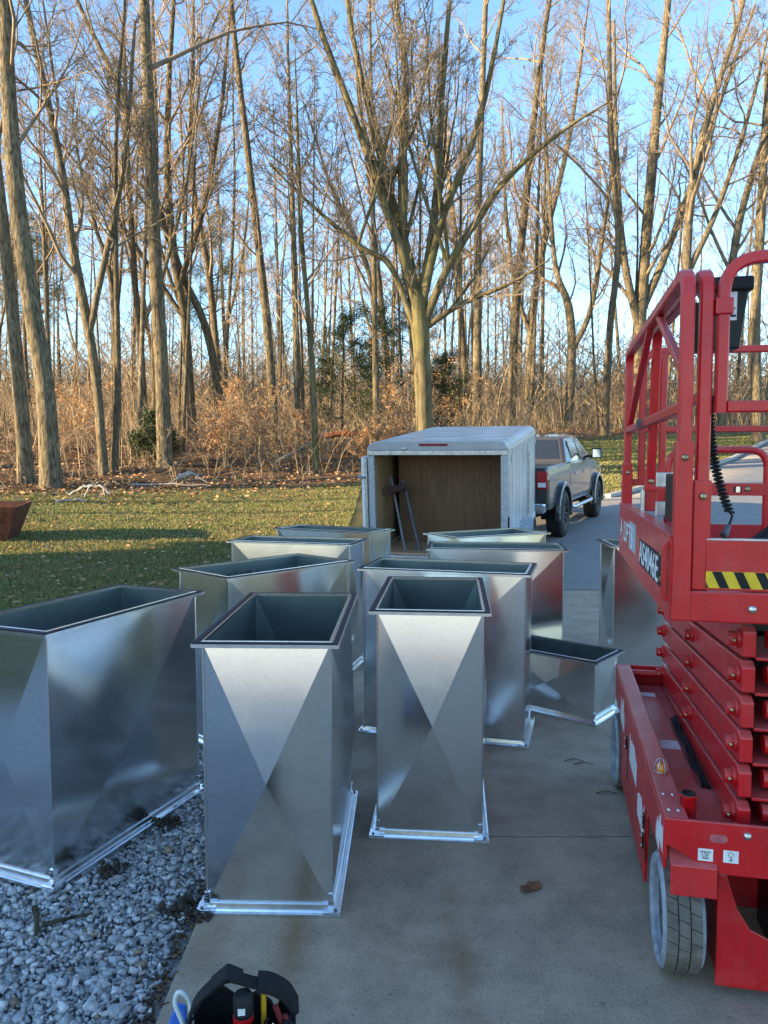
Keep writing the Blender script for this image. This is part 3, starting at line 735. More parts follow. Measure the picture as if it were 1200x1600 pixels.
    P(MB().box(.185, .235, 1.80, 1.85, 1.50, 1.70), 'post_sleeve', bev=.004, parent=F)
    P(MB().box(.06, .13, 1.81, 1.84, 1.60, 1.635), 'gate_hook', bev=.003, parent=F)
    P(MB().tube([(.012, 1.03, 1.900), (.012, 1.05, 1.900)], .019, square=True), 'rail_clip', M['rim_dark'], 0)
    # brackets and manual box on the left side
    P(MB().box(.055, .11, .33, .56, 1.512, 1.69), 'manual_box', M['black'], .006)
    P(boltc(.083, 1.60, .3295, .007), 'bolt', M['steel'], 0)
    for z in (1.51, 1.63): P(MB().box(.05, .12, .78, .80, z, z + .06), 'hinge_plate', M['alum'], .003)
    P(MB().box(.05, .16, 1.18, 1.20, 1.60, 1.625), 'pin_lever', bev=.003); P(MB().tube([(.05, 1.24, 1.50), (.05, 1.24, 1.60)], .010, 8), 'lock_pin', M['alum'], 0)
    P(MB().box(.07, .16, .45, .62, 1.506, 1.54), 'rail_stop', bev=.004)
    P(MB().tube(rounded([(.0, .055, 1.30), (-.012, .055, 1.30), (-.012, .055, 1.47), (.012, .055, 1.49)], .02), .009, square=True), 'grab_handle', RED, 0)
    for z in (1.345, 1.43): P(MB().lathe([(.009, -.014), (.009, -.001)], 8, 'x', (0, .16, z)), 'bolt', M['brass'], 0)
    # --- control box with its coiled cable
    cb = empty('control_box', (0, 0, 0), None, None); cb.parent = t
    q = [(.245, 2.345), (.33, 2.36), (.33, 2.11), (.262, 2.11)]
    bx = MB()
    lo = [(.125, .25), (.235, .25), (.235, .34), (.125, .34)]; hi = [(.125, .25), (.262, .25), (.262, .36), (.125, .36)]
    vs = [(a, b, 2.112) for a, b in lo] + [(a, b, 2.335) for a, b in hi]
    bx.add(vs, [(3, 2, 1, 0), (4, 5, 6, 7), (0, 1, 5, 4), (1, 2, 6, 5), (2, 3, 7, 6), (3, 0, 4, 7)])
    P(bx, 'control_case', M['black'], .006, cb); P(MB().box(.118, .272, .235, .37, 2.300, 2.347), 'control_hood', M['black'], .008, cb)
    P(MB().box(.07, .124, .26, .34, 2.11, 2.27), 'control_bracket', M['black'], .004, cb)
    lb = P(MB().box(.160, .222, .2478, .2488, 2.205, 2.298), 'warning_label', M['sticker'], 0, cb)
    P(MB().prism([(.166, 2.278), (.186, 2.278), (.176, 2.295)], .2468, .2474, 'y'), 'warning_triangle', M['red'], 0, lb)
    ink = MB(); g = random.Random(4)
    for r_ in range(5):
        x = .166
        while x < .210:
            w = g.uniform(.004, .022); ink.box(x, x + w, .2468, .2474, 2.264 - r_ * .012, 2.271 - r_ * .012); x += w + .003
    P(ink, 'label_print', M['ink'], 0, lb)
    coil = []
    for i in range(361):
        s = i / 360; a = s * 2 * PI * 30
        cx = .118 + .070 * s ** 2.2; cz = 1.945 - .37 * s
        coil.append((cx + .0125 * math.cos(a), .10 + .0125 * math.sin(a), cz))
    cc = P(MB().tube(coil, .0042, 5), 'coiled_cable', M['rubber_black'], 0, cb)
    P(MB().tube([(.188, .10, 1.575), (.196, .10, 1.565), (.186, .10, 1.53), (.180, .09, 1.512)], .004, 6), 'cable_tail', M['rubber_black'], 0, cb)
    P(MB().tube([(.184, .095, 1.535), (.176, .085, 1.512), (.166, .075, 1.503)], [.008, .012, .012], 8), 'cable_plug', M['rim_dark'], 0, cb)
    P(MB().tube([(.30, .16, 1.36), (.31, .16, 1.46), (.34, .16, 1.535)], [.05, .06, .012], 10), 'pouch', M['black'], 0, t)
    # --- lettering on the side of the platform
    bgm = M['ink']
    rot = (R(90), 0, -R(90))
    P(MB().prism([(.15, 1.308), (.84, 1.303), (.86, 1.41), (.17, 1.42)], -.0014, -.0004, 'x'), 'model_plate', bgm, 0)
    text_mesh('model_lettering', 'AS4046E', .130, M['sticker'], t, (-.0030, .845, 1.316), rot, .0006, 1.22, .0012)
    P(MB().box(-.0012, -.0004, 1.02, 1.30, 1.32, 1.45), 'maker_plate', plain('pale_blue_decal', (.36, .44, .50), .4), 0)
    text_mesh('maker_lettering', 'A LIFTS', .14, M['sticker'], t, (-.0030, 1.74, 1.335), rot, .0006, 1.40, .001)
    return t
make_lift()

# ------------------------------------------------------------------ enclosed trailer, its rear open
def make_trailer():
    t = empty('enclosed_trailer', (-.17, 10.33, .03), 'white enclosed cargo trailer with its rear open, plywood lining inside', 'trailer', -R(16.5), None, R(5.4))
    W, L, z0, z1 = 1.84, 3.55, .42, 1.93; wh = M['white']; th = .04
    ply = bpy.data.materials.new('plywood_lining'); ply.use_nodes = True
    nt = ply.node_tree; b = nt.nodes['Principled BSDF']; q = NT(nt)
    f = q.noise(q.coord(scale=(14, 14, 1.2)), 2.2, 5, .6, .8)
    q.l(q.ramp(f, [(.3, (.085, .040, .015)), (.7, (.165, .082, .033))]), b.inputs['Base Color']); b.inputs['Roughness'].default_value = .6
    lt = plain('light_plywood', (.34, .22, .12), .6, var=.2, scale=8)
    def ww():
        m, nt, b = nodes_of('dirty_white_aluminium'); q = NT(nt); v = q.coord()
        c = q.mix(q.ramp(q.noise(v, 2.5, 6), [(.35, 0.), (.7, .8)]), (.58, .60, .62), (.36, .35, .32))
        q.l(c, b.inputs['Base Color']); b.inputs['Roughness'].default_value = .3; b.inputs['Metallic'].default_value = .15
        return m
    sk = ww()
    # side skins with ribs between
    for x in (0, W - .012):
        MB().box(x, x + .012, .05, L, z0, z1 - .11).build('side_skin', sk, t)
        for k in range(9):
            y = .06 + k * .42
            xx = x - .0035 if x == 0 else x + .0125
            MB().box(xx, xx + .003, y, y + .035, z0, z1 - .12).build('seam_strip', sk, t)
        MB().box(x - .012 if x == 0 else x, x + .012 if x == 0 else x + .024, .0, L, z0 - .06, z0 + .05).build('bottom_rail', wh, t, .006)
        MB().box(x - .008 if x == 0 else x + .0135, x - .001 if x == 0 else x + .021, .02, L, z1 - .13, z1 - .075).build('top_trim', M['alum'], t, .004)
    # slab sided roof with rolled edges
    r = .11; pr = [(0, z1 - .11)] + [(r - r * math.cos(a), z1 - r + r * math.sin(a)) for a in [k * PI / 12 for k in range(7)]]
    pr = pr + [(W - x, z) for x, z in pr[::-1]]
    MB().prism(pr, .051, L, 'y').build('roof', sk, t)
    MB().prism([(a * 1.0, b2 + .004) for a, b2 in pr[1:-1]] , -.004, .05, 'y').build('rear_header', plain('shaded_white_panel', (.33, .34, .36), .35, .2, .1, 4), t, .004)  # white header, its shade put into the colour as grey
    for k in range(1, 6): MB().box(r, W - r, k * .6, k * .6 + .02, z1 + .0005, z1 + .004).build('roof_seam', sk, t)
    MB().box(0, W, -.012, .012, z1 - .17, z1 - .111).build('header_trim', M['alum'], t, .004)
    MB().box(.70, 1.08, -.018, -.0045, z1 - .052, z1 - .022).build('brake_light', plain('red_lens', (.22, .01, .015), .2, coat=.5), t, .005)
    MB().box(.47, .54, -.03, -.0045, z1 - .098, z1 - .07).build('licence_lamp', M['alum'], t, .006)
    for x in (0, W - .085):
        MB().box(x, x + .085, .0, .06, z0, z1 - .171).build('rear_post', plain('shaded_white_post', (.36, .37, .39), .4, .2), t, .006)  # white posts greyed in the colour to carry the rear's shade
    MB().box(.0, W, -.02, .06, z0 - .10, z0 - .001).build('rear_sill', M['alum'], t, .006)
    # interior
    MB().box(.086, W - .086, .06, L - .02, z0 - .0, z0 + .025).build('floor', lt, t)
    MB().box(.06, .075, .07, L - .03, z0 + .026, z1 - .12).build('lining', lt, t)
    MB().box(W - .075, W - .06, .07, L - .03, z0 + .026, z1 - .12).build('lining', lt, t)
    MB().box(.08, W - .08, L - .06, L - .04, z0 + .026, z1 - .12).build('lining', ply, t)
    # inner plywood bulkhead a little inside the doorway, right of the opening
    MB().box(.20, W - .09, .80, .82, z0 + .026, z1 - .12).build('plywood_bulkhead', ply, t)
    MB().prism([(.012, z0), (W - .012, z0), (W - .012, z1 - .11), (.012, z1 - .11)], L - .012, L, 'y').build('nose', sk, t)
    # side door with its handle bar, marker lights
    MB().box(W + .0005, W + .014, L - 1.25, L - .45, z0 + .10, z1 - .20).build('side_door', sk, t, .004)
    MB().tube([(W + .03, L - 1.18, z0 + .2), (W + .03, L - 1.18, z1 - .35)], .012, 8).build('door_bar', M['alum'], t)
    for y in (.35, L - .12): MB().box(W + .001, W + .02, y, y + .03, z1 - .30, z1 - .20).build('hinge', M['alum'], t, .004)
    MB().box(W + .001, W + .02, .03, .05, z0 + .3, z0 + .55).build('latch', M['black'], t, .004)
    # left rear door swung fully open, seen edge-on
    dr = MB().box(-.05, -.01, -.02, -.001, z0, z1 - .2); dr.build('door_hinge_post', M['alum'], t, .004)
    MB().box(-.10, -.06, .02, .62, z0 + .02, z1 - .2).build('open_door', wh, t, .004)
    for z in (.75, 1.45): MB().box(-.14, -.02, -.035, -.021, z, z + .04).build('door_hold', M['chrome'], t, .003)
    MB().box(-.135, -.105, -.02, .02, .62, .80).build('latch', M['black'], t, .004)
    # wheels, fenders, drawbar, jack
    for x0 in (-.17, W + .005):
        wl = MB().lathe([(.17, x0), (.30, x0), (.33, x0 + .03), (.33, x0 + .14), (.30, x0 + .165), (.17, x0 + .165)], 28, 'x', (0, 1.6, .31)).build('wheel', M['rubber_black'], t)
        MB().lathe([(.0, x0 + .03), (.12, x0 + .03), (.175, x0 + .01), (.175, x0 + .15), (0, x0 + .15)], 20, 'x', (0, 1.6, .31)).build('rim', M['white'], wl)
        q = [(1.6 + .40 * math.cos(a), .31 + .40 * math.sin(a)) for a in [k * PI / 10 for k in range(11)]]
        q = q + [(1.6 + .385 * math.cos(a), .31 + .385 * math.sin(a)) for a in [k * PI / 10 for k in range(10, -1, -1)]]
        MB().prism(q, x0 - .01, x0 + .18, 'x').build('fender', M['alum'], t)
    a = MB()
    a.tube([(.2, L, z0 - .03), (W / 2, L + 1.1, z0 - .03)], .04, square=True); a.tube([(W - .2, L, z0 - .03), (W / 2, L + 1.1, z0 - .03)], .04, square=True)
    a.tube([(W / 2, L + .95, z0 - .03), (W / 2, L + 1.3, z0 + .02)], .045, square=True)
    a.build('drawbar', M['black'], t)
    MB().tube([(W / 2, L + .75, z0 - .30), (W / 2, L + .75, z0 + .35)], .03, 10).build('jack', M['alum'], t)
    # long pieces leaning in the doorway
    def world(o): return o
    mw = Matrix.Translation((-.17, 10.33, .03)) @ Matrix.Rotation(-R(16.5), 4, 'Z') @ Matrix.Rotation(R(5.4), 4, 'X')
    def lean(name, pts, rad, mat, label, cat, sq=False):
        o = MB().tube([mw @ Vector(p) for p in pts], rad, 8, square=sq).build(name, mat); props(o, label, cat, 'lengths leaning in the open trailer')
    lean('metal_conduit', [(.44, .16, z0 + .03), (.17, .50, 1.42)], (.016), plain('dull_grey_metal', (.13, .13, .135), .5, .5), 'grey metal length leaning steeply inside the trailer doorway, left one', 'conduit', True)
    lean('plastic_pipe', [(.62, .25, z0 + .03), (.34, .52, 1.36)], .026, plain('grey_pipe', (.07, .07, .075), .5), 'dull grey pipe leaning inside the trailer doorway, right of the shiny one', 'pipe')
    bl = MB().tube([mw @ Vector(p) for p in ((.17, .32, 1.22), (.27, .34, 1.27), (.41, .36, 1.30))], [.05, .055, .045], 10).build('rolled_bundle', plain('dark_cloth', (.05, .02, .018), .9)); props(bl, 'dark rolled bundle hung high in the trailer doorway', 'bundle')
make_trailer()

# ------------------------------------------------------------------ pickup truck
def make_truck():
    yaw = R(25.2)
    gz = float(np.interp(14.6, HB[:, 0], HB[:, 1]))
    # local: x right, y forward from the rear axle, z up
    W = 2.02; hw = W / 2
    ax = Vector((3.44, 14.62, gz)) - Vector((math.cos(yaw), -math.sin(yaw), 0)) * (hw - .02)
    t = empty('pickup_truck', ax, 'dark grey crew cab pickup truck hitched ahead of the white trailer', 'pickup truck', -yaw, None, R(1.9))
    def carpaint():
        m, nt, b = nodes_of('dark_grey_car_paint'); b.inputs['Base Color'].default_value = (.040, .038, .036, 1)
        b.inputs['Metallic'].default_value = .3; b.inputs['Roughness'].default_value = .35; b.inputs['Coat Weight'].default_value = 1; b.inputs['Coat Roughness'].default_value = .04
        return m
    pt = carpaint(); gl = plain('dark_tinted_glass', (.012, .014, .016), .05, 0, .1, coat=1.); trim = M['black']
    WB = 3.62; r = .435
    def loft(secs, name, mat, bev=0.):
        """secs: list of (y, [(x,z)...]) with equal counts, closed sections"""
        m = MB(); n = len(secs[0][1]); vs = []
        for y, s in secs: vs += [(x, y, z) for x, z in s]
        fs = [[i * n + k, i * n + (k + 1) % n, (i + 1) * n + (k + 1) % n, (i + 1) * n + k] for i in range(len(secs) - 1) for k in range(n)]
        fs = [f[::-1] for f in fs]
        m.add(vs, fs + [list(range(n)), list(range(len(vs) - n, len(vs)))[::-1]])
        return m.build(name, mat, t, bev)
    def sec(h, zb, zt, tumble=.03):
        return [(-h + .03, zb), (-h, zb + .12), (-h, zt - .22), (-h + tumble, zt - .03), (-h + tumble + .03, zt), (h - tumble - .03, zt), (h - tumble, zt - .03), (h, zt - .22), (h, zb + .12), (h - .03, zb)]
    # lower body in three lengths: bed, cab, hood; arches are cut as side panels between the wheels
    bh = hw - .045
    loft([(-1.16, sec(bh - .03, .62, 1.36)), (-1.10, sec(bh, .60, 1.38)), (.66, sec(bh, .60, 1.40))], 'bed', pt, .01)
    loft([(.68, sec(bh, .60, 1.40)), (2.86, sec(bh, .60, 1.40))], 'cab', pt, .01)
    loft([(2.88, sec(bh, .60, 1.40)), (3.6, sec(bh, .60, 1.36)), (4.25, sec(bh - .03, .62, 1.30)), (4.50, sec(bh - .13, .66, 1.18))], 'hood', pt, .02)
    # greenhouse
    def gs(h0, h1, zb, zt): return [(-h0, zb), (-h1, zt - .06), (-h1 + .08, zt), (h1 - .08, zt), (h1, zt - .06), (h0, zb)]
    loft([(.74, gs(bh - .05, bh - .10, 1.385, 1.41)), (.98, gs(bh - .05, bh - .22, 1.385, 1.90)), (1.7, gs(bh - .05, bh - .22, 1.385, 1.945)), (2.35, gs(bh - .05, bh - .22, 1.385, 1.92)), (3.05, gs(bh - .05, bh - .10, 1.385, 1.42))], 'roof', pt, .015)
    # glass: rear, sides (front and rear door panes), windscreen
    def quad(pts, name, mat, parent=t, thick=.006):
        p = [Vector(a) for a in pts]; n = (p[1] - p[0]).cross(p[2] - p[0]).normalized() * thick; k = len(p)
        m = MB().add([a + n for a in p] + list(p), [list(range(k)), list(range(2 * k - 1, k - 1, -1))] + [[i, k + i, k + (i + 1) % k, (i + 1) % k] for i in range(k)]); return m.build(name, mat, parent)
    quad([(-bh + .24, .760, 1.46), (bh - .24, .760, 1.46), (bh - .34, .935, 1.835), (-bh + .34, .935, 1.835)], 'rear_window', gl)
    for s in (1, -1):
        def sp(y, z):                    # a point on the cab side at height z
            k = (z - 1.385) / (1.89 - 1.385); return (s * ((bh - .05) * (1 - k) + (bh - .22) * k + .003), y, z)
        rw = [sp(1.08, 1.44), sp(1.86, 1.44), sp(1.86, 1.84), sp(1.16, 1.82)]
        fw = [sp(1.94, 1.44), sp(2.78, 1.44), sp(2.38, 1.80), sp(1.94, 1.84)]
        for w in (rw, fw): quad(w if s > 0 else w[::-1], 'side_window', gl)
        # doors are outlined by recessed gaps, with handles
        xx = s * (bh + .0012)
        for y in (.67, 1.90, 2.87):
            MB().box(min(xx, xx - s * .004), max(xx, xx - s * .004), y - .007, y + .007, .72, 1.20).build('door_gap', trim, t)
        MB().box(min(xx, xx - s * .003), max(xx, xx - s * .003), .70, 2.85, .715, .727).build('door_gap', trim, t)
        for y in (1.10, 2.02):
            q = sorted((s * bh, s * (bh + .03))); MB().box(q[0], q[1], y, y + .19, 1.145, 1.175).build('door_handle', M['chrome'], t, .008)
        q = sorted((s * (bh + .0), s * (bh + .012))); MB().box(q[0], q[1], .70, 2.84, .80, .84).build('body_crease', pt, t, .005)
        # mirror
        q = sorted((s * (bh + .06), s * (bh + .27))); mr = MB().box(q[0], q[1], 2.62, 2.76, 1.40, 1.63).build('mirror', trim, t, .03, 3)
        q = sorted((s * (bh + .085), s * (bh + .25))); MB().box(q[0], q[1], 2.612, 2.619, 1.43, 1.60).build('mirror_glass', M['chrome'], mr)
        q = sorted((s * (bh - .06), s * (bh + .10))); MB().box(q[0], q[1], 2.64, 2.72, 1.42, 1.48).build('mirror_arm', trim, mr, .01)
        # running board
        MB().tube(rounded([(s * (bh - .1), .72, .60), (s * (bh + .05), .78, .50), (s * (bh + .05), 2.75, .50), (s * (bh - .1), 2.82, .60)], .12), .04, 10).build('running_board', M['alum'], t)
        # wheels, arches, flares
        for wy in (0., WB):
            x0 = s * (hw + .02); w = .30
            ty = MB().lathe([(.235, x0 - s * .04), (.25, x0 - s * .004), (.33, x0), (.41, x0 - s * .02), (r, x0 - s * .05), (r, x0 - s * (w - .05)), (.40, x0 - s * w), (.2, x0 - s * w)], 40, 'x', (0, wy, r), caps=False).build('wheel', M['rubber_black'], t)
            lug = MB()
            for k in range(36):
                a0 = 2 * PI * k / 36; a1 = a0 + .10
                for (u0, u1, sh) in ((.03, .13, .0), (.17, .27, .087)):
                    vs = []
                    for xx2 in (x0 - s * u0, x0 - s * u1):
                        for rr in (r - .02, r + .012):
                            for a in (a0 + sh, a1 + sh): vs.append((xx2, wy + rr * math.cos(a), r + rr * math.sin(a)))
                    lug.add(vs, [(0, 1, 3, 2), (4, 6, 7, 5), (2, 3, 7, 6), (0, 2, 6, 4), (1, 5, 7, 3)])
            lug.build('tread_block', M['rubber_black'], ty)['kind'] = 'stuff'
            rm = MB().lathe([(0, x0 - s * .09), (.06, x0 - s * .075), (.2, x0 - s * .12), (.225, x0 - s * .02), (.245, x0 - s * .008), (.25, x0 - s * .03)], 32, 'x', (0, wy, r), caps=False).build('rim', trim, ty)
            for k in range(10):
                a = 2 * PI * k / 10; e = .14
                MB().tube([(x0 - s * .075, wy + .05 * math.cos(a), r + .05 * math.sin(a)), (x0 - s * .035, wy + .225 * math.cos(a), r + .225 * math.sin(a))], [.02, .015], 6).build('spoke', M['rim_dark'], rm)
            arch = MB(); q = []
            n = 14; A = [PI * (-.06 + 1.12 * k / n) for k in range(n + 1)]
            q = [(wy + .60 * math.cos(a), r + .03 + .60 * math.sin(a)) for a in A] + [(wy + .50 * math.cos(a), r + .03 + .50 * math.sin(a)) for a in A[::-1]]
            qx = sorted((s * (bh - .02), s * (bh + .075))); arch.prism(q, qx[0], qx[1], 'x').build('fender_flare', trim if False else pt, t, .02)
            q2 = [(wy + .50 * math.cos(a), r + .03 + .50 * math.sin(a)) for a in A]
            qx = sorted((s * (bh - .30), s * (bh + .004))); MB().prism(q2, qx[0], qx[1], 'x').build('wheel_well', trim, t)
        # tail light
        x = s * (bh - .02); q = sorted((x, x - s * .20))
        tl = MB().box(q[0], q[1], -1.185, -.98, .98, 1.30).build('tail_light', plain('red_tail_lens', (.38, .012, .015), .15, coat=.8), t, .02)
        q = sorted((x - s * .03, x - s * .17)); MB().box(q[0], q[1], -1.19, -1.186, 1.02, 1.10).build('reverse_lens', M['white'], tl)
        hl = sorted((s * (bh - .32), s * (bh - .04))); MB().box(hl[0], hl[1], 4.30, 4.42, 1.0, 1.2).build('headlight', M['chrome'], t, .02)
    MB().box(-.74, .74, -1.192, -1.150, .74, 1.34).build('tailgate', pt, t, .012)
    MB().box(-.12, .12, -1.205, -1.193, 1.18, 1.24).build('tailgate_handle', trim, t, .008)
    bp = MB().box(-bh + .04, bh - .04, -1.34, -1.17, .56, .74).build('rear_bumper', M['chrome'], t, .03, 3)
    MB().box(-.3, .3, -1.345, -1.341, .60, .70).build('plate_recess', trim, bp)
    MB().box(-bh + .1, bh - .1, 4.45, 4.62, .55, .80).build('front_bumper', trim, t, .03)
    MB().box(-.55, .55, 4.46, 4.52, .85, 1.15).build('grille', trim, t, .01)
    MB().box(-.7, .7, -1.1, 4.3, .45, .605).build('frame', trim, t, .02)
    for x in (-.62, .62): MB().tube([(x, -1.35, .50), (x, -.6, .50)], .05, 12).build('exhaust_pipe', M['alum'], t)
    MB().tube([(0, -1.46, .50), (0, -1.1, .50)], .035, square=True).build('hitch', trim, t)
    for wy in (0, WB): MB().tube([(-.8, wy, r), (.8, wy, r)], .06, 8).build('axle', trim, t)
make_truck()

# ------------------------------------------------------------------ tool bag and small things in the foreground
def make_bag():
    cx, cy = -.392, 1.975; cloth = plain('black_nylon', (.010, .010, .012), .75, var=.5, scale=120, bump=.5)
    t = empty('tool_bag', (cx, cy, 0), 'black open-mouth tool bag with an arched handle, on the slab at the near edge', 'tool bag', R(8))
    n = 28
    def ell(a, ex, ey): 
        c, s_ = math.cos(a), math.sin(a); return (ex * math.copysign(abs(c) ** .7, c), ey * math.copysign(abs(s_) ** .7, s_))
    body = MB(); prof = [(.0, .145, .095), (.05, .150, .10), (.16, .150, .10), (.235, .142, .10), (.25, .140, .098)]
    vs = []
    for z, ex, ey in prof:
        for k in range(n): x, y = ell(2 * PI * k / n, ex, ey); vs.append((x, y, z + (.018 * math.sin(k * .9) if z > .2 else 0)))
    for z, ex, ey in prof[::-1]:
        for k in range(n): x, y = ell(2 * PI * k / n, ex - .008, ey - .008); vs.append((x, y, max(z, .012) + (.018 * math.sin(k * .9) if z > .2 else 0)))
    R_ = len(prof) * 2
    fs = [[i * n + k, i * n + (k + 1) % n, (i + 1) * n + (k + 1) % n, (i + 1) * n + k] for i in range(R_ - 1) for k in range(n)]
    body.add(vs, fs, 0, True); body.add(vs[:n], [list(range(n))[::-1]]); body.add(vs[-n:], [list(range(n))])
    g0 = np.random.default_rng(9); ph = g0.uniform(0, 6.28, 6)
    body.v = [(x * (1 + .05 * math.sin(9 * z * 6 + ph[0]) * math.sin(3 * math.atan2(y, x) + ph[1])) + .006 * math.sin(40 * z + 5 * x * 20 + ph[2]), y * (1 + .10 * math.sin(4 * math.atan2(y, x) + ph[3]) * min(1, z / .2)) + .006 * math.sin(30 * z + x * 60 + ph[4]),
               z - (.045 * max(0, math.sin(2 * math.atan2(y, x) + .6)) + .02 * math.sin(5 * math.atan2(y, x) + ph[5])) * min(1, max(0, (z - .1) / .14))) for x, y, z in body.v]
    body.build('bag_body', cloth, t)
    for k, (x, y, w_, h_) in enumerate(((-.125, -.045, .022, .05), (.128, -.04, .03, .035), (.12, .05, .02, .045))):
        MB().prism([(x - w_, .20), (x + w_, .205), (x + w_ * .8, .20 + h_), (x - w_ * .2, .215 + h_), (x - w_ * .9, .20 + h_ * .6)], y - .004, y + .004, 'y').build('inner_pocket', cloth, t, .002)
    zp = MB(); zp.tube([(.150 * math.cos(a) * .97, .102 * math.sin(a) * .97, .226 + .01 * math.sin(3 * a)) for a in [PI * (1.05 + .9 * k / 14) for k in range(15)]], .0035, 5); zp.build('zip_edge', M['rim_dark'], t)
    # strap handle rising from both sides and folded over its middle
    def strap(pts, w, name, th=.005):
        m = MB(); P = [Vector(p) for p in pts]; vs = []
        for i, p in enumerate(P):
            for a, b in ((-w, -th), (w, -th), (w, th), (-w, th)):
                d = (P[min(i + 1, len(P) - 1)] - P[max(i - 1, 0)]).normalized(); nz = Vector((0, 1, 0)); up = nz.cross(d).normalized()
                vs.append(p + nz * a + up * b)
        K = len(P); m.add(vs, [[i * 4 + k, i * 4 + (k + 1) % 4, (i + 1) * 4 + (k + 1) % 4, (i + 1) * 4 + k] for i in range(K - 1) for k in range(4)] + [[3, 2, 1, 0], [K * 4 - 4, K * 4 - 3, K * 4 - 2, K * 4 - 1]], 0, False)
        return m.build(name, cloth, t, .002)
    strap(rounded([(-.145, .02, .20), (-.115, .02, .29), (-.030, .02, .350), (.045, .02, .318), (.085, .02, .310), (.140, .02, .272), (.150, .02, .20)], .025, 4), .024, 'handle', .0035)
    strap(rounded([(.05, .02, .322), (.085, .02, .316), (.13, .02, .286), (.152, .02, .24)], .02, 4), .034, 'handle_grip', .011)
    strap(rounded([(-.075, .02, .325), (-.03, .02, .360), (.01, .02, .338)], .006, 3), .030, 'handle_fold', .004)
    for k, x in enumerate((-.10, -.03, .045, .10)):
        MB().box(x - .028, x + .028, -.118, -.098, .03, .17).build('outer_pocket', cloth, t, .008)
    M4 = Matrix.Translation((cx, cy, 0)) @ Matrix.Rotation(R(8), 4, 'Z')
    g = 'tools standing in the black bag'
    def held(name, mbs, label, cat):
        for mb, _ in mbs: mb.v = [tuple(M4 @ Vector(p)) for p in mb.v]
        if len(mbs) == 1:
            o = mbs[0][0].build(name, mbs[0][1][1]); props(o, label, cat, g); return
        e = empty(name, tuple(M4 @ Vector((0, 0, .02))), label, cat, 0, g)
        inv = e.location
        for mb, (pn, mat) in mbs:
            mb.v = [(p[0] - inv.x, p[1] - inv.y, p[2] - inv.z) for p in mb.v]; mb.build(pn, mat, e)
    held('flashlight', [(MB().lathe([(.020, .05), (.020, .235), (.026, .245), (.026, .262)], 16, c=(.012, -.01, 0)), ('barrel', M['black'])),
                        (MB().lathe([(.026, .262), (.027, .27), (.027, .305), (.022, .315), (0, .315)], 16, c=(.012, -.01, 0)), ('head', M['rubber_black'])),
                        (MB().lathe([(.0275, .240), (.0275, .256)], 16, c=(.012, -.01, 0)), ('band', M['red'])),
                        (MB().box(-.001, .018, -.0380, -.0355, .272, .290), ('badge', M['sticker']))], 'black torch with a red band round its neck, in the bag', 'torch')
    held('utility_marker', [(MB().lathe([(.0075, .05), (.0075, .315), (.006, .318), (0, .318)], 10, c=(.066, .012, 0)), ('marker', plain('yellow_plastic', (.62, .36, .01), .4)))], 'yellow stick handle upright in the bag, right of the torch', 'marker')
    held('wooden_pencil', [(MB().tube([(-.01, -.06, .08), (-.012, -.075, .235), (-.006, -.078, .262)], [.006, .006, .001], 8), ('pencil', plain('pale_wood', (.55, .40, .24), .6)))], 'pale wooden stick tip leaning at the bag front', 'pencil')
    held('white_cable', [(MB().tube(rounded([(-.125, .05, .12), (-.135, .05, .27), (-.165, .05, .30), (-.178, .05, .265), (-.15, .04, .20), (-.12, .04, .12)], .03, 6), .0062, 10), ('cable', plain('white_cable', (.62, .68, .66), .4)))], 'loop of white cable sticking out of the bag on its left', 'cable')
    pl = [(MB().tube([(.115, -.02, .10), (.112, -.03, .24), (.098, -.03, .285)], .008, 8), ('grip', plain('dark_red_grip', (.16, .012, .015), .5))), (MB().tube([(.135, -.02, .10), (.137, -.03, .22), (.122, -.03, .255)], .008, 8), ('grip', plain('dark_red_grip2', (.16, .012, .015), .5))),
          (MB().tube([(.098, -.04, .215), (.108, -.042, .205), (.118, -.042, .212), (.135, -.042, .222), (.148, -.04, .235)], [.005, .007, .009, .007, .004], 8), ('jaw', M['chrome'])),
          (MB().tube([(.078, -.04, .262), (.070, -.04, .248), (.080, -.042, .232), (.094, -.042, .245)], .0035, 6), ('spring', M['chrome']))]
    held('pliers', pl, 'pliers with dark red grips and shiny jaws at the bag right', 'pliers')
    b = MB().prism([(-.022, .0), (.022, .0), (.030, .10), (.024, .155), (-.004, .165), (-.026, .10)], -.007, .007, 'y')
    o = b.build('putty_knife', plain('bright_blue_plastic', (.012, .12, .55), .35), None, .004); o.location = (-.585, 2.02, .06); o.rotation_euler = (R(-14), R(4), R(10)); props(o, 'bright blue plastic handle standing left of the black bag', 'scraper')
    # the crate side pocket that holds it up
    e = MB().box(-.635, -.535, 1.97, 2.06, 0, .075).build('tool_pouch', cloth, None, .02, 3); props(e, 'small black pouch that holds the blue handle', 'pouch')
make_bag()
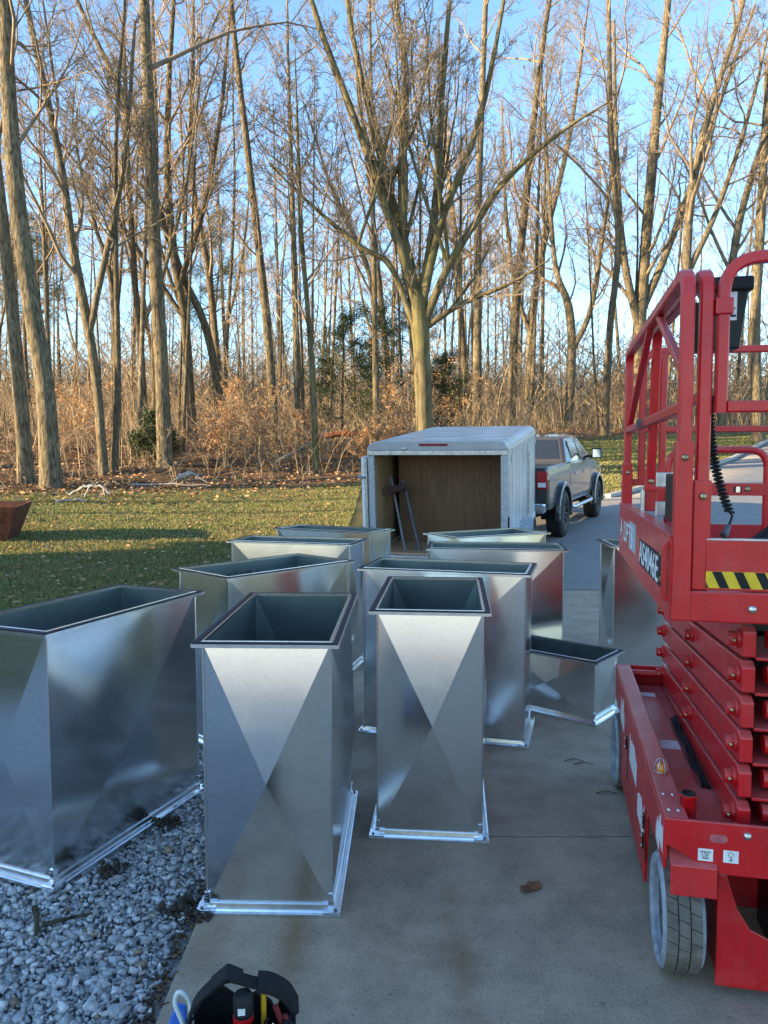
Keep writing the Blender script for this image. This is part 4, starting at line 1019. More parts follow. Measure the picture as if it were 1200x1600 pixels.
def make_bits():
    rng = random.Random(11)
    # dirt clods, leaf, twigs, wood bits
    def clod(x, y, r, label):
        V, F = ico(); bm_v = []; 
        g = np.random.default_rng(int(abs(x) * 1000)); pts = []; fs = []
        for k in range(26):
            p = g.normal(size=3) * r * [.6, .6, .22]; s = r * g.uniform(.16, .40)
            v = V * g.uniform(.7, 1.15, (12, 1)) * s + p + [0, 0, r * .25]; v[:, 2] = np.maximum(v[:, 2], -.004)
            fs.append(F + 12 * k); pts.append(v)
        o = link(bpy.data.objects.new('dirt_clod', np_mesh('dirt_clod', np.concatenate(pts), np.concatenate(fs), M['soil']))); o.location = (x, y, .0)
        props(o, label, 'dirt clod', 'clods of dirt by the slab edge')
    clod(-.80, 2.86, .055, 'dark clod of dirt at the foot of the slab corner duct'); clod(-.68, 2.81, .032, 'thin smear of dirt on the slab corner, under the duct flange')
    clod(-1.14, 3.13, .05, 'dark clod in the gravel beside the flange of the big duct'); clod(-1.05, 3.55, .045, 'clod in the gravel between the two left ducts')
    clod(-.80, 2.16, .06, 'dark clod in the gravel left of the blue handle')
    lf = MB(); pts = [(-.055, -.012), (-.03, -.03), (.0, -.026), (.02, -.035), (.05, -.012), (.058, .012), (.03, .018), (.02, .034), (-.005, .022), (-.035, .020)]
    lf.add([(x, y, .004 + .010 * abs(math.sin(x * 40)) * .6 + .1 * y * y * 8) for x, y in pts] + [(0, 0, .006)], [(i, (i + 1) % 10, 10) for i in range(10)])
    o = lf.build('fallen_leaf', plain('dry_brown_leaf', (.16, .06, .022), .75, var=.5, scale=40)); o.location = (.594, 3.012, .001); o.rotation_euler = (0, 0, .5); props(o, 'curled brown leaf lying on the concrete', 'leaf')
    def stick(pts, r, label, name='stick', mat=None):
        o = MB().tube(pts, [r * (1 - .5 * i / len(pts)) for i in range(len(pts))], 6).build(name, mat or M['bark_brown']); props(o, label, 'stick', 'sticks and twigs on the ground')
    stick([(-1.335, 2.82, .035), (-1.30, 2.76, .03), (-1.27, 2.69, .012)], .012, 'short dark stick in the gravel, standing askew')
    stick([(-1.27, 2.74, .018), (-1.18, 2.78, .02), (-1.11, 2.81, .02)], .008, 'thin dark twig lying flat on the gravel')
    for i in range(3):
        x, y = ((1.10, 4.33), (1.145, 4.28), (1.165, 3.90))[i]
        stick([(x - .06, y - .01, .006), (x, y + .015, .008), (x + .05, y - .02, .006)], .0026, ('small curled twig on the concrete near the far lift wheel', 'dark twig under the lift side on the concrete', 'bent twig on the concrete halfway along the lift')[i], 'twig')
    # crumbs along the slab edge
    n = 500; g = np.random.default_rng(5); y = g.uniform(1.6, 3.1, n); x = -.735 + g.normal(scale=.016, size=n) - .006
    r = g.uniform(.003, .010, n); V, F = stones(np.stack([x, y, np.full(n, -.006) + r * .3], 1), r, g)
    o = link(bpy.data.objects.new('edge_debris', np_mesh('edge_debris', V, F, M['crumb']))); props(o, kind='stuff')
    # rusty fire bowl at the left edge
    rust = plain('rusted_steel', (.10, .035, .018), .85, .3, .6, 9, bump=.5)
    gz = float(hgt(-7.1, 13.8)); t = empty('fire_pit', (-7.12, 13.75, gz), 'rusty square fire pit with sloping sides on the lawn', 'fire pit', R(12))
    m = MB(); q0, q1, hh = .42, .62, .62
    out = [(-q0, -q0, .0), (q0, -q0, .0), (q0, q0, .0), (-q0, q0, .0), (-q1, -q1, hh), (q1, -q1, hh * .93), (q1, q1, hh), (-q1, q1, hh)]
    inn = [(x * .96, y * .96, z + (.02 if z < .1 else 0)) for x, y, z in out]
    m.add(out, [(3, 2, 1, 0), (0, 1, 5, 4), (1, 2, 6, 5), (2, 3, 7, 6), (3, 0, 4, 7)]); m.add(inn, [(0, 1, 2, 3), (4, 5, 1, 0), (5, 6, 2, 1), (6, 7, 3, 2), (7, 4, 0, 3)])
    m.add([out[i] for i in (4, 5, 6, 7)] + [inn[i] for i in (4, 5, 6, 7)], [(0, 1, 5, 4), (1, 2, 6, 5), (2, 3, 7, 6), (3, 0, 4, 7)])
    m.build('bowl', rust, t)
    MB().add([(-.3, -.3, .10), (.3, -.3, .10), (.3, .3, .12), (-.3, .3, .12)], [(0, 1, 2, 3)]).build('ash_bed', plain('ash', (.4, .36, .3), .9, var=.4), t)
    # pale weathered debris at the wood's edge
    pw = plain('weathered_white_wood', (.30, .285, .265), .9, var=.5, scale=14)
    def deb(x, y, parts, label, name='fallen_branch', mat=pw, cat='branch', sc=.78):
        z = float(hgt(x, y)); m = MB()
        for pts, r in parts:
            g = random.Random(len(pts) + int(x * 10)); q = []
            for i in range(len(pts) - 1):
                for k in range(4):
                    u = k / 4; q.append(tuple(pts[i][c] * (1 - u) + pts[i + 1][c] * u + g.uniform(-.03, .03) for c in range(3)))
            q.append(pts[-1]); rr = [((r[min(int(i / 4), len(r) - 1)] if isinstance(r, list) else r) * g.uniform(.6, 1.05) * (1 - .5 * i / len(q))) for i in range(len(q))]
            m.tube(q, rr, 7)
            for k in range(3):
                a = q[g.randrange(len(q))]; m.tube([a, (a[0] + g.uniform(-.3, .3), a[1] + g.uniform(-.1, .1), a[2] + g.uniform(-.05, .25))], [.018, .006], 5)
        o = m.build(name, mat); o.location = (x, y, z); o.scale = (sc, sc, sc); props(o, label, cat, 'dead wood at the edge of the wood')
    deb(-7.9, 20.6, [([(-.7, 0, .1), (-.3, 0, .30), (.1, 0, .42)], [.05, .09, .06]), ([(-.1, 0, .38), (.35, 0, .40), (.75, -.1, .12)], .05), ([(.0, 0, .40), (-.15, -.1, .0)], .04), ([(.45, 0, .38), (.55, -.1, .05)], .035)], 'bleached forked root like a sawhorse at the edge of the lawn')
    deb(-7.9, 19.4, [([(-.45, 0, .06), (.1, 0, .08), (.55, .05, .04)], [.05, .07, .03])], 'flat bleached branch lying on the lawn edge before the forked root')
    deb(-6.3, 24.3, [([(-.7, 0, .05), (-.2, 0, .35), (.3, 0, .5)], [.06, .25, .1]), ([(.3, 0, .5), (.9, 0, .12)], .05)], 'pale grey lump of dead wood beside the straight tall trunk')
    deb(-6.4, 23.2, [([(-1.6, 0, .15), (0, 0, .2), (1.5, .1, .12)], .04)], 'long thin pale pole lying in the leaf litter')
    deb(-2.9, 31.0, [([(-1.9, 0, .15), (-.8, .2, .75), (.4, .4, 1.45), (.7, .5, 1.9)], [.12, .11, .09, .03])], 'pale fallen branch propped at a slant behind the thin lone trunk')
    rl = bark('red_brown_rotten_log', (.20, .075, .035), (.36, .16, .07), 0., 6.)
    deb(-2.2, 33.5, [([(-.6, 0, .95), (.5, 0, 1.05), (1.6, .1, 1.0), (2.6, .1, .8)], [.16, .19, .18, .12])], 'red brown rotten log lying raised above the ground among shrubs', 'fallen_log', rl, 'log', 1.)
make_bits()

# ------------------------------------------------------------------ trees
def norm(a): return a / np.maximum(np.linalg.norm(a, axis=-1, keepdims=True), 1e-9)
def grow(P, Rr, n, t0, t1, ang, lenf, curl, K, rng, rfac=.55, tip=.004, jit=.12, rmin=.004, droop=0., base_len=None):
    N, Kp, _ = P.shape; Mn = N * n; pi = np.repeat(np.arange(N), n)
    t = t0 + (t1 - t0) * (np.tile(np.arange(n), N) + rng.random(Mn)) / n
    f = t * (Kp - 1); i = np.minimum(f.astype(int), Kp - 2); u = (f - i)[:, None]
    pos = P[pi, i] * (1 - u) + P[pi, i + 1] * u; tan = norm(P[pi, i + 1] - P[pi, i])
    rad = Rr[pi, i] * (1 - u[:, 0]) + Rr[pi, i + 1] * u[:, 0]
    perp = norm(np.cross(tan, rng.normal(size=(Mn, 3)))); a = ang * rng.uniform(.65, 1.3, Mn)[:, None]
    d = norm(tan * np.cos(a) + perp * np.sin(a))
    plen = np.linalg.norm(np.diff(P, axis=1), axis=-1).sum(1)[pi] if base_len is None else np.full(Mn, base_len)
    L = lenf * plen * (1.1 - .75 * (t - t0) / max(t1 - t0, 1e-6)) * rng.uniform(.6, 1.25, Mn)
    out = np.zeros((Mn, K, 3)); out[:, 0] = pos; up = np.array([0, 0, 1.])
    for k in range(1, K):
        d = norm(d + up * (curl / K) + rng.normal(scale=jit, size=(Mn, 3)))
        out[:, k] = out[:, k - 1] + d * (L / (K - 1))[:, None]
    r0 = np.maximum(np.minimum(rad * rfac, L * .0135), rmin)
    s = np.linspace(0, 1, K)[None]; r = r0[:, None] * (1 - s) + np.minimum(tip, r0)[:, None] * s
    return out, r
def tubes(P, Rr, S_):
    N, K, _ = P.shape; d = norm(P[:, -1] - P[:, 0]); ref = np.where(np.abs(d[:, 2:3]) < .9, np.array([[0, 0, 1.]]), np.array([[1., 0, 0]]))
    a = norm(np.cross(d, ref)); b = np.cross(d, a); th = 2 * np.pi * np.arange(S_) / S_
    ring = a[:, None] * np.cos(th)[None, :, None] + b[:, None] * np.sin(th)[None, :, None]
    V = P[:, :, None] + ring[:, None] * Rr[:, :, None, None]
    i = np.arange(N)[:, None, None] * K * S_ + np.arange(K - 1)[None, :, None] * S_; k = np.arange(S_)[None, None]
    k2 = (k + 1) % S_
    F = np.stack([i + k, i + k2, i + S_ + k2, i + S_ + k], -1)
    return V.reshape(-1, 3), F.reshape(-1, 4)
def join(parts):
    V = []; F = []; o = 0
    for v, f in parts: V.append(v); F.append(f + o); o += len(v)
    return np.concatenate(V), np.concatenate(F)
def smooth_path(pts, K):
    """resample (x, y, z, r) way points to K points with a Catmull-Rom spline"""
    p = np.array(pts, float); n = len(p); q = np.vstack([2 * p[0] - p[1], p, 2 * p[-1] - p[-2]])
    t = np.linspace(0, n - 1 - 1e-6, K); i = t.astype(int); u = (t - i)[:, None]
    a, b, c, d = q[i], q[i + 1], q[i + 2], q[i + 3]
    return .5 * (2 * b + (c - a) * u + (2 * a - 5 * b + 4 * c - d) * u * u + (3 * b - a - 3 * c + d) * u ** 3)
def crown(stems, rng, limbs=15, lt=(.35, .97), ang=.75, lf=.30, nb=9, nt=8, ns=4, curl=.5, base_len=None):
    """stems: list of (P (K,3), R (K,)); limbs, branches, twigs and side twigs"""
    parts = []
    P = np.stack([s[0] for s in stems]); Rr = np.stack([s[1] for s in stems])
    l1, r1 = grow(P, Rr, limbs, lt[0], lt[1], ang, lf, curl, 8, rng, .5, .012, .14, .012, base_len=base_len)
    parts.append(tubes(l1, r1, 5))
    l2, r2 = grow(l1, r1, nb, .2, .97, .75, .42, .3, 5, rng, .6, .006, .16, .008); parts.append(tubes(l2, r2, 4))
    l3, r3 = grow(l2, r2, nt, .15, 1., .75, .45, .2, 4, rng, .6, .004, .2, .006); parts.append(tubes(l3, r3, 3))
    if ns:
        l4, r4 = grow(l3, r3, ns, .2, .95, .7, .55, .1, 3, rng, .7, .0045, .2, .006); parts.append(tubes(l4, r4, 3))
    return join(parts)
def trunk_mesh(path, K, S_, rng, flare=.5):
    p = smooth_path(path, K); P = p[:, :3].copy(); r = p[:, 3].copy()
    L = np.cumsum(np.r_[0, np.linalg.norm(np.diff(P, axis=0), axis=1)])
    P[1:, :2] += np.cumsum(rng.normal(scale=.012, size=(K - 1, 2)), 0) * .5
    r = r * (1 + flare * np.exp(-L / .45)) * (1 + rng.normal(scale=.02, size=K))
    V, F = tubes(P[None], r[None], S_)
    V = V.reshape(K, S_, 3); c = P[:, None]; th = 2 * np.pi * np.arange(S_) / S_
    lob = 1 + (.10 * np.exp(-L / .5)[:, None] + .015) * np.cos(5 * th + rng.random() * 6)[None] + rng.normal(scale=.012, size=(K, S_))
    V = c + (V - c) * lob[..., None]
    return V.reshape(-1, 3), F, P, r
def tree_thing(path, label, barkm, rng, group=None, name='bare_tree', extra=(), K=30, S_=14, twig='twig', flare=.18, **kw):
    thin = kw.pop('thin', .74); path = [tuple(map(float, p)) for p in path]
    # let the trunk go on above the frame to a natural top
    a, b = np.array(path[-2]), np.array(path[-1])
    H = b[2] - path[0][2]; want = max(kw.pop('top', 23.), H + 2.5)
    d = (b[:3] - a[:3]) / np.linalg.norm(b[:3] - a[:3]); rem = (want - H)
    for f, rr in ((.5, .6), (1., .12)): path.append((b[0] + d[0] * rem * f * .8, b[1] + d[1] * rem * f * .8, b[2] + rem * f, max(.012, b[3] * rr)))
    o = np.array([path[0][0], path[0][1], path[0][2]]); loc = [(p[0] - o[0], p[1] - o[1], p[2] - o[2], p[3] * thin) for p in path]
    t = empty(name, tuple(o), label, 'tree', 0, group)
    V, F, P, r = trunk_mesh(loc, K, S_, rng, flare); parts = [(V, F)]; stems = [(P, r)]
    for e in extra:
        q = [(p[0] - o[0], p[1] - o[1], p[2] - o[2], p[3] * thin) for p in e]
        v, f, p2, r2 = trunk_mesh(q, K, 10, rng, .05); parts.append((v, f)); stems.append((p2, r2))
    V, F = join(parts); link(bpy.data.objects.new('trunk', np_mesh('trunk', V, F, barkm, True)), t)
    V, F = crown(stems, rng, **kw); link(bpy.data.objects.new('crown', np_mesh('crown', V, F, M[twig], True)), t)
    return t
def build_trees():
    rng = np.random.default_rng(21); G = 'bare trees along the edge of the wood'
    g, br, ms = M['bark_grey'], M['bark_brown'], M['bark_moss']
    T = [
     ([(-9.75, 22.5, 0.6, 0.43), (-9.85, 22.5, 3.88, 0.36), (-10.22, 22.5, 6.62, 0.34), (-10.56, 22.5, 10.19, 0.31), (-10.66, 22.5, 14.55, 0.22)], g, 'thickest grey trunk at the far left, leaning left over the lawn', dict(lt=(.5, .97), limbs=9)),
     ([(-11.13, 23.95, 0.75, 0.34), (-11.27, 23.95, 4.02, 0.28), (-11.49, 23.95, 7.89, 0.24), (-11.79, 23.95, 11.68, 0.2), (-12.23, 23.95, 15.38, 0.16)], g, 'sunlit trunk just left of and behind the thickest one', dict(lt=(.45, .97), limbs=9)),
     ([(-9.55, 26.25, .9, 0.22), (-9.75, 26.25, 4.24, 0.21), (-10.02, 26.25, 6.37, 0.21), (-10.44, 26.25, 8.9, 0.2), (-10.82, 26.25, 12.01, 0.16), (-11.64, 26.25, 16.28, 0.12)], g, 'slim wavy trunk first to the right of the thickest left tree', dict(lt=(.35, .97))),
     ([(-8.21, 28.85, 1.1, 0.4), (-8.24, 28.85, 4.48, 0.35), (-8.36, 28.85, 7.99, 0.32), (-8.47, 28.85, 11.44, 0.3), (-8.63, 28.85, 18.16, 0.24)], g, 'tall straight thick dark trunk without low limbs, left of the middle', dict(lt=(.6, .98), limbs=8)),
     ([(-9.35, 37.8, 2.2, 0.31), (-9.63, 37.8, 7.79, 0.28), (-10.12, 37.8, 11.44, 0.27), (-10.37, 37.8, 14.45, 0.25), (-10.28, 37.8, 18.89, 0.19), (-9.95, 37.8, 23.26, 0.14)], br, 'dark forked trunk right behind the tall straight one', dict(top=27, lt=(.3, .97))),
     ([(-8.09, 38.2, 2.2, 0.32), (-8.26, 38.2, 5.68, 0.29), (-8.84, 38.2, 8.48, 0.25), (-9.84, 38.2, 10.63, 0.24), (-10.87, 38.2, 13.67, 0.22), (-12.16, 38.2, 18.18, 0.19), (-14.63, 38.2, 23.48, 0.14)], br, 'strongly left leaning trunk that crosses behind the tall straight one', dict(top=26, lt=(.3, .97), lf=.34)),
     ([(-4.71, 33.75, 1.55, 0.28), (-4.88, 33.75, 4.95, 0.25), (-5.12, 33.75, 8.24, 0.24), (-5.61, 33.75, 13.09, 0.21), (-6.1, 33.75, 17.58, 0.17), (-6.41, 33.75, 20.95, 0.14)], br, 'slightly left leaning dark trunk with short side twigs all the way up', dict(lt=(.3, .97), lf=.14, limbs=18)),
     ([(-9.08, 44.15, 2.9, 0.28), (-9.46, 44.15, 7.37, 0.26), (-9.92, 44.15, 12.37, 0.24), (-10.73, 44.15, 17.63, 0.22), (-10.54, 44.15, 24.16, 0.15)], br, 'bent trunk in the wood between the tall straight and the twiggy one', dict(top=28, lt=(.3, .97))),
     ([(-2.51, 28.75, .95, 0.18), (-2.63, 28.75, 4.47, 0.16), (-2.74, 28.75, 6.81, 0.13), (-2.99, 28.75, 10.5, 0.11), (-3.06, 28.75, 13.67, 0.07)], ms, 'slender sunlit trunk standing alone where lawn and leaf litter meet', dict(top=16, lt=(.3, .97), lf=.22)),
     ([(-4.09, 36.75, 1.9, 0.21), (-4.15, 36.75, 6.43, 0.2), (-4.2, 36.75, 11.17, 0.18), (-4.31, 36.75, 15.54, 0.14), (-4.42, 36.75, 20.4, 0.09)], g, 'shaded upright trunk close behind the slender lone one', dict(lt=(.35, .97), lf=.22)),
     ([(6.37, 53.0, 3.5, 0.44), (6.35, 53.0, 11.08, 0.4), (6.37, 53.0, 19.55, 0.33), (6.76, 53.0, 31.91, 0.22)], g, 'straight tall trunk rising behind the trailer front, right of the mossy tree', dict(top=34, lt=(.25, .97), lf=.2)),
     ([(8.7, 53.0, 3.5, 0.42), (8.95, 53.0, 11.94, 0.4), (9.48, 53.0, 18.3, 0.35), (10.3, 53.0, 27.02, 0.26), (11.07, 53.0, 32.71, 0.2)], br, 'dark right leaning trunk above the truck cab, tall and unforked', dict(top=36, lt=(.25, .97), lf=.2)),
     ([(11.6, 48.9, 3.2, 0.45), (11.8, 48.9, 7.98, 0.37), (11.55, 48.9, 11.15, 0.35), (10.71, 48.9, 13.51, 0.22), (10.33, 48.9, 17.02, 0.16)], g, 'stout pale trunk beyond the truck that forks low', dict(top=24, lt=(.3, .97))),
     ([(16.34, 48.9, 3.2, 0.57), (16.09, 48.9, 8.77, 0.51), (16.23, 48.9, 13.12, 0.47), (16.68, 48.9, 20.87, 0.39), (17.36, 48.9, 29.57, 0.26)], g, 'massive many stemmed trunk behind the left rails of the red lift', dict(top=34, lt=(.25, .97))),
     ([(15.48, 39.85, 2.3, 0.4), (15.39, 39.85, 8.12, 0.35), (15.42, 39.85, 14.19, 0.3), (16.08, 39.85, 18.27, 0.23), (17.52, 39.85, 23.2, 0.17)], g, 'trunk rising straight behind the two curved posts of the lift', dict(top=27, lt=(.3, .97))),
     ([(12.69, 44.35, 2.7, 0.3), (12.83, 44.35, 8.84, 0.26), (13.23, 44.35, 13.83, 0.24), (12.72, 44.35, 19.09, 0.2), (12.38, 44.35, 26.98, 0.15)], br, 'gently bent trunk between the truck mirror and the lift rails', dict(top=30, lt=(.3, .97))),
     ([(20.38, 46.55, 3.0, 0.39), (20.32, 46.55, 7.68, 0.35), (20.63, 46.55, 12.57, 0.33), (21.35, 46.55, 17.02, 0.27), (23.03, 46.55, 22.86, 0.19)], g, 'right leaning trunk behind the control box of the lift', dict(top=27, lt=(.3, .97))),
     ([(10.91, 59.3, 4.0, 0.42), (11.29, 59.3, 12.19, 0.37), (12.0, 59.3, 17.43, 0.35), (13.67, 59.3, 24.47, 0.25), (14.53, 59.3, 30.02, 0.17)], g, 'deep set trunk curving right above the truck roof', dict(top=33, lt=(.25, .97))),
     ([(0.4, 39.85, 2.3, 0.22), (0.13, 39.85, 6.83, 0.22), (-0.26, 39.85, 11.01, 0.2), (-0.71, 39.85, 15.77, 0.15), (-1.28, 39.85, 20.75, 0.1)], br, 'dark left leaning trunk just left of the mossy many stemmed tree', dict(top=24, lt=(.3, .97), lf=.24)),
     ([(19.38, 39.85, 2.3, 0.4), (19.0, 39.85, 8.12, 0.35), (19.04, 39.85, 12.61, 0.32), (19.16, 39.85, 18.27, 0.25), (19.39, 39.85, 24.42, 0.18)], g, 'upright trunk at the far right edge behind the entry gate loop', dict(top=28, lt=(.3, .97))),
     ([(-10.75, 34.8, 1.9, 0.22), (-10.89, 34.8, 6.18, 0.2), (-11.1, 34.8, 9.84, 0.19), (-11.27, 34.8, 14.54, 0.14), (-11.31, 34.8, 17.53, 0.12)], br, 'thin straight trunk a little left of the tall straight thick one', dict(top=20, lt=(.35, .97), lf=.2)),
     ([(-11.43, 33.4, 1.7, 0.18), (-11.5, 33.4, 6.0, 0.17), (-11.69, 33.4, 9.51, 0.15), (-12.23, 33.4, 11.38, 0.11)], br, 'short crooked trunk in the wood, its top bent to the left', dict(top=13, lt=(.35, .97), lf=.3)),
     ([(7.05, 63.05, 4.2, 0.39), (6.32, 63.05, 11.83, 0.37), (5.76, 63.05, 18.93, 0.32), (5.1, 63.05, 25.41, 0.24)], br, 'deep set left leaning trunk right of the mossy tree', dict(top=30, lt=(.25, .97))),
     ([(-0.46, 37.05, 1.9, 0.22), (-0.37, 37.05, 6.47, 0.19), (-0.76, 37.05, 10.66, 0.15), (-2.41, 37.05, 14.2, 0.11)], g, 'slim trunk with a long left limb, among the evergreen shrubs', dict(top=17, lt=(.3, .97), lf=.3)),
    ]
    forks = {2: [[(-9.95, 26.25, 5.8, .15), (-9.3, 26.0, 8.2, .13), (-8.4, 25.6, 11.5, .10), (-7.9, 25.3, 15.5, .06)]],
             4: [[(-9.9, 37.8, 10, .2), (-8.6, 37.5, 13.5, .17), (-7.6, 37.2, 18, .13), (-7.0, 37, 23, .07)], [(-9.7, 37.8, 8.5, .17), (-11.6, 37.5, 11.5, .15), (-14, 37.2, 15, .11), (-17, 37, 18.5, .06)]],
             12: [[(11.75, 48.9, 8.3, .28), (12.9, 48.7, 11, .23), (13.5, 48.5, 15.5, .18), (14.2, 48.3, 22, .10)]],
             13: [[(16.1, 48.9, 9.5, .36), (14.9, 48.6, 14, .30), (14.2, 48.4, 20, .22), (13.8, 48.2, 28, .10)], [(16.2, 48.9, 11, .34), (18.1, 48.7, 16, .28), (20.2, 48.5, 22.5, .2), (22.4, 48.3, 29, .09)]],
             14: [[(15.4, 39.85, 11, .22), (16.9, 39.7, 14.5, .18), (18.2, 39.5, 19, .13), (19.2, 39.3, 24, .06)]],
             17: [[(11.2, 59.3, 11, .28), (9.8, 59, 15, .22), (9.0, 58.8, 21, .17), (8.6, 58.6, 28, .08)]]}
    for i, (p, b, lab, kw) in enumerate(T):
        tree_thing(p, lab, b, rng, G, extra=forks.get(i, ()), **kw)
    # the mossy many stemmed tree in the middle
    Y = 27.5; P = [(1.50, Y, .85, .38), (1.46, Y, 2.3, .35), (1.36, Y, 5.25, .34), (1.22, Y, 6.9, .36), (.85, Y, 8.4, .22), (.30, Y, 9.9, .19)]
    ex = [[(1.17, Y, 6.7, .20), (.63, Y - .2, 8.8, .18), (-.04, Y - .5, 10.55, .165), (-.89, Y - .8, 12.83, .14), (-2.2, Y - 1.1, 16.13, .11), (-3.0, Y - 1.2, 19, .05)],
          [(1.13, Y, 6.9, .21), (.9, Y + .3, 8.8, .19), (.27, Y + .6, 10.99, .165), (-.55, Y + .9, 14.22, .13), (-1.21, Y + 1.1, 17.4, .10), (-1.6, Y + 1.2, 21, .04)],
          [(1.15, Y, 7.0, .21), (.72, Y - .1, 9.02, .19), (.62, Y - .3, 11.64, .17), (.71, Y - .4, 14.86, .13), (.26, Y - .5, 17.82, .09), (.2, Y - .5, 21, .04)],
          [(1.24, Y, 6.9, .22), (1.62, Y + .1, 9.02, .19), (1.87, Y + .3, 11.2, .17), (2.03, Y + .4, 14.65, .13), (2.3, Y + .5, 17.82, .09), (2.5, Y + .5, 21, .04)],
          [(1.31, Y, 6.2, .18), (2.25, Y - .3, 8.36, .16), (3.47, Y - .6, 10.23, .13), (4.46, Y - .8, 11.42, .11), (6.0, Y - 1.1, 12.61, .07), (7.4, Y - 1.3, 13.4, .03)],
          [(1.15, Y, 6.2, .14), (.22, Y - .3, 8.36, .12), (-.9, Y - .6, 9.02, .10), (-2.68, Y - .9, 10.44, .06), (-3.9, Y - 1, 11.6, .025)],
          [(1.40, Y, 6.3, .13), (2.71, Y - .4, 7.08, .10), (4.28, Y - .8, 7.66, .07), (5.6, Y - 1, 8.4, .03)],
          [(1.26, Y, 6.8, .18), (2.01, Y - .3, 9.9, .15), (3.11, Y - .6, 12.72, .12), (3.75, Y - .8, 15.5, .09), (4.3, Y - .9, 19, .03)],
          [(1.35, Y, 6.4, .10), (2.2, Y + .5, 6.9, .08), (3.2, Y + 1.0, 8.2, .05), (3.9, Y + 1.3, 9.5, .02)]]
    rngm = np.random.default_rng(5)
    for k in range(13):              # thinner stems that fill the crown between the main ones
        e = ex[k % 8]; i0 = int(rngm.integers(1, 3)); p = np.array(e[i0][:3]); a = k * 2.4 + rngm.uniform(-.4, .4); sp = rngm.uniform(.18, .55); st = [(*p, min(.085, e[i0][3] * .6))]
        for q in range(1, 5):
            p = p + np.array([math.cos(a) * sp * (1.15 - .2 * q), math.sin(a) * sp * (1.15 - .2 * q), 1.0]) * rngm.uniform(1.5, 2.4) + rngm.normal(scale=.12, size=3); st.append((*p, .085 * (1 - .21 * q)))
        ex.append(st)
    tree_thing(P, 'big mossy tree behind the trailer whose trunk splits into many rising stems', ms, rngm, None, 'many_stemmed_tree', ex, K=26, S_=16, thin=.88, top=11.5, limbs=8, lt=(.22, .97), ang=.65, lf=.32, nb=8, nt=6, ns=2, curl=.7, base_len=9.)
    # trees deeper in the wood: six kinds, copied
    protos = []; kinds = [('bare grey tree deep in the wood, its trunk straight to the top', br := M['bark_grey']), ('bare brown tree deep in the wood with a wavering trunk', M['bark_brown']), ('thin dark pole tree deep in the wood, hardly any limbs', M['bark_brown']),
             ('forked grey tree deep in the wood', M['bark_grey']), ('wide crowned bare tree deep in the wood', M['bark_grey']), ('small understorey tree deep in the wood with low twigs', M['bark_moss'])]
    r2 = np.random.default_rng(77)
    for k, (lab, b) in enumerate(kinds):
        lean = r2.normal(scale=.05, size=2); hgt_ = (22, 20, 17, 21, 19, 9)[k]; rr = (.16, .14, .075, .16, .16, .045)[k]
        pts = [(lean[0] * z + .25 * math.sin(z * .3 + k) * (k == 1) , 0 + lean[1] * z, z, rr * (1 - .8 * z / hgt_)) for z in np.linspace(-.2, hgt_ * .8, 5)]
        ex = [[(lean[0] * 6, lean[1] * 6, 6, .11), (1.0, .2, 9, .10), (1.9, .3, 13, .075), (2.4, .4, 18, .04)]] if k == 3 else []
        kw = dict(limbs=(14, 14, 12, 12, 16, 14)[k], lf=(.22, .24, .12, .24, .36, .34)[k], lt=(.35 if k < 5 else .15, .97), nb=8, nt=6, ns=3)
        protos.append(tree_thing(pts, lab, b, r2, 'trees deep in the wood', 'forest_tree', ex, thin=1., K=16, S_=8, top=hgt_, twig='twig' if k % 2 == 0 else 'twig_pale', **kw))
    spots = []
    tries = 0
    while len(spots) < 245 and tries < 20000:
        tries += 1
        y = 24 + (r2.random() ** .8) * 78; x = r2.uniform(-.72, .72) * y
        if forest(x, y) < 2.2 or on_drive(np.array(x), np.array(y), -1.5): continue
        if y < 34 and abs(x) < 9 and r2.random() < .6: continue
        if any((x - a) ** 2 + (y - b) ** 2 < (1.35 + y * .010) ** 2 for a, b in spots): continue
        spots.append((x, y))
    marks = [(-9.75 / 22.5, 'thickest left trunk'), (-8.21 / 28.85, 'tall straight trunk'), (-4.71 / 33.75, 'twiggy dark trunk'), (-2.51 / 28.75, 'slender lone trunk'), (1.5 / 27.5, 'big mossy tree'),
             (6.4 / 53, 'trunk behind the trailer'), (11.6 / 48.9, 'stout pale trunk'), (16.3 / 48.9, 'massive many stemmed trunk'), (20.4 / 46.6, 'trunk behind the control box')]
    spots.sort(key=lambda p: p[1]); seen = {}
    ordn = 'nearest second third fourth fifth sixth seventh eighth ninth tenth eleventh twelfth thirteenth fourteenth fifteenth sixteenth seventeenth eighteenth'.split()
    short = ['straight grey tree', 'wavering brown tree', 'thin dark pole tree', 'forked grey tree', 'wide crowned bare tree', 'small understorey tree']
    for i, (x, y) in enumerate(spots):
        k = (i if i < 6 else int(r2.choice(6, p=[.16, .16, .26, .10, .12, .20])))
        o = protos[k] if i < 6 else copy_tree(protos[k])
        o.location = (x, y, float(hgt(x, y)) - .15); o.rotation_euler = (r2.normal(scale=.045), r2.normal(scale=.045), r2.uniform(0, 6.28)); s = r2.uniform(.75, 1.2); o.scale = (s, s, s * r2.uniform(.9, 1.1))
        j = min(range(len(marks)), key=lambda q_: abs(marks[q_][0] - x / y)); side = 'right' if x / y > marks[j][0] else 'left'
        c = seen[(k, j, side)] = seen.get((k, j, side), 0) + 1
        o['label'] = '%s %s deep in the wood, %s of %s' % (ordn[min(c, 18) - 1], short[k], side, marks[j][1])
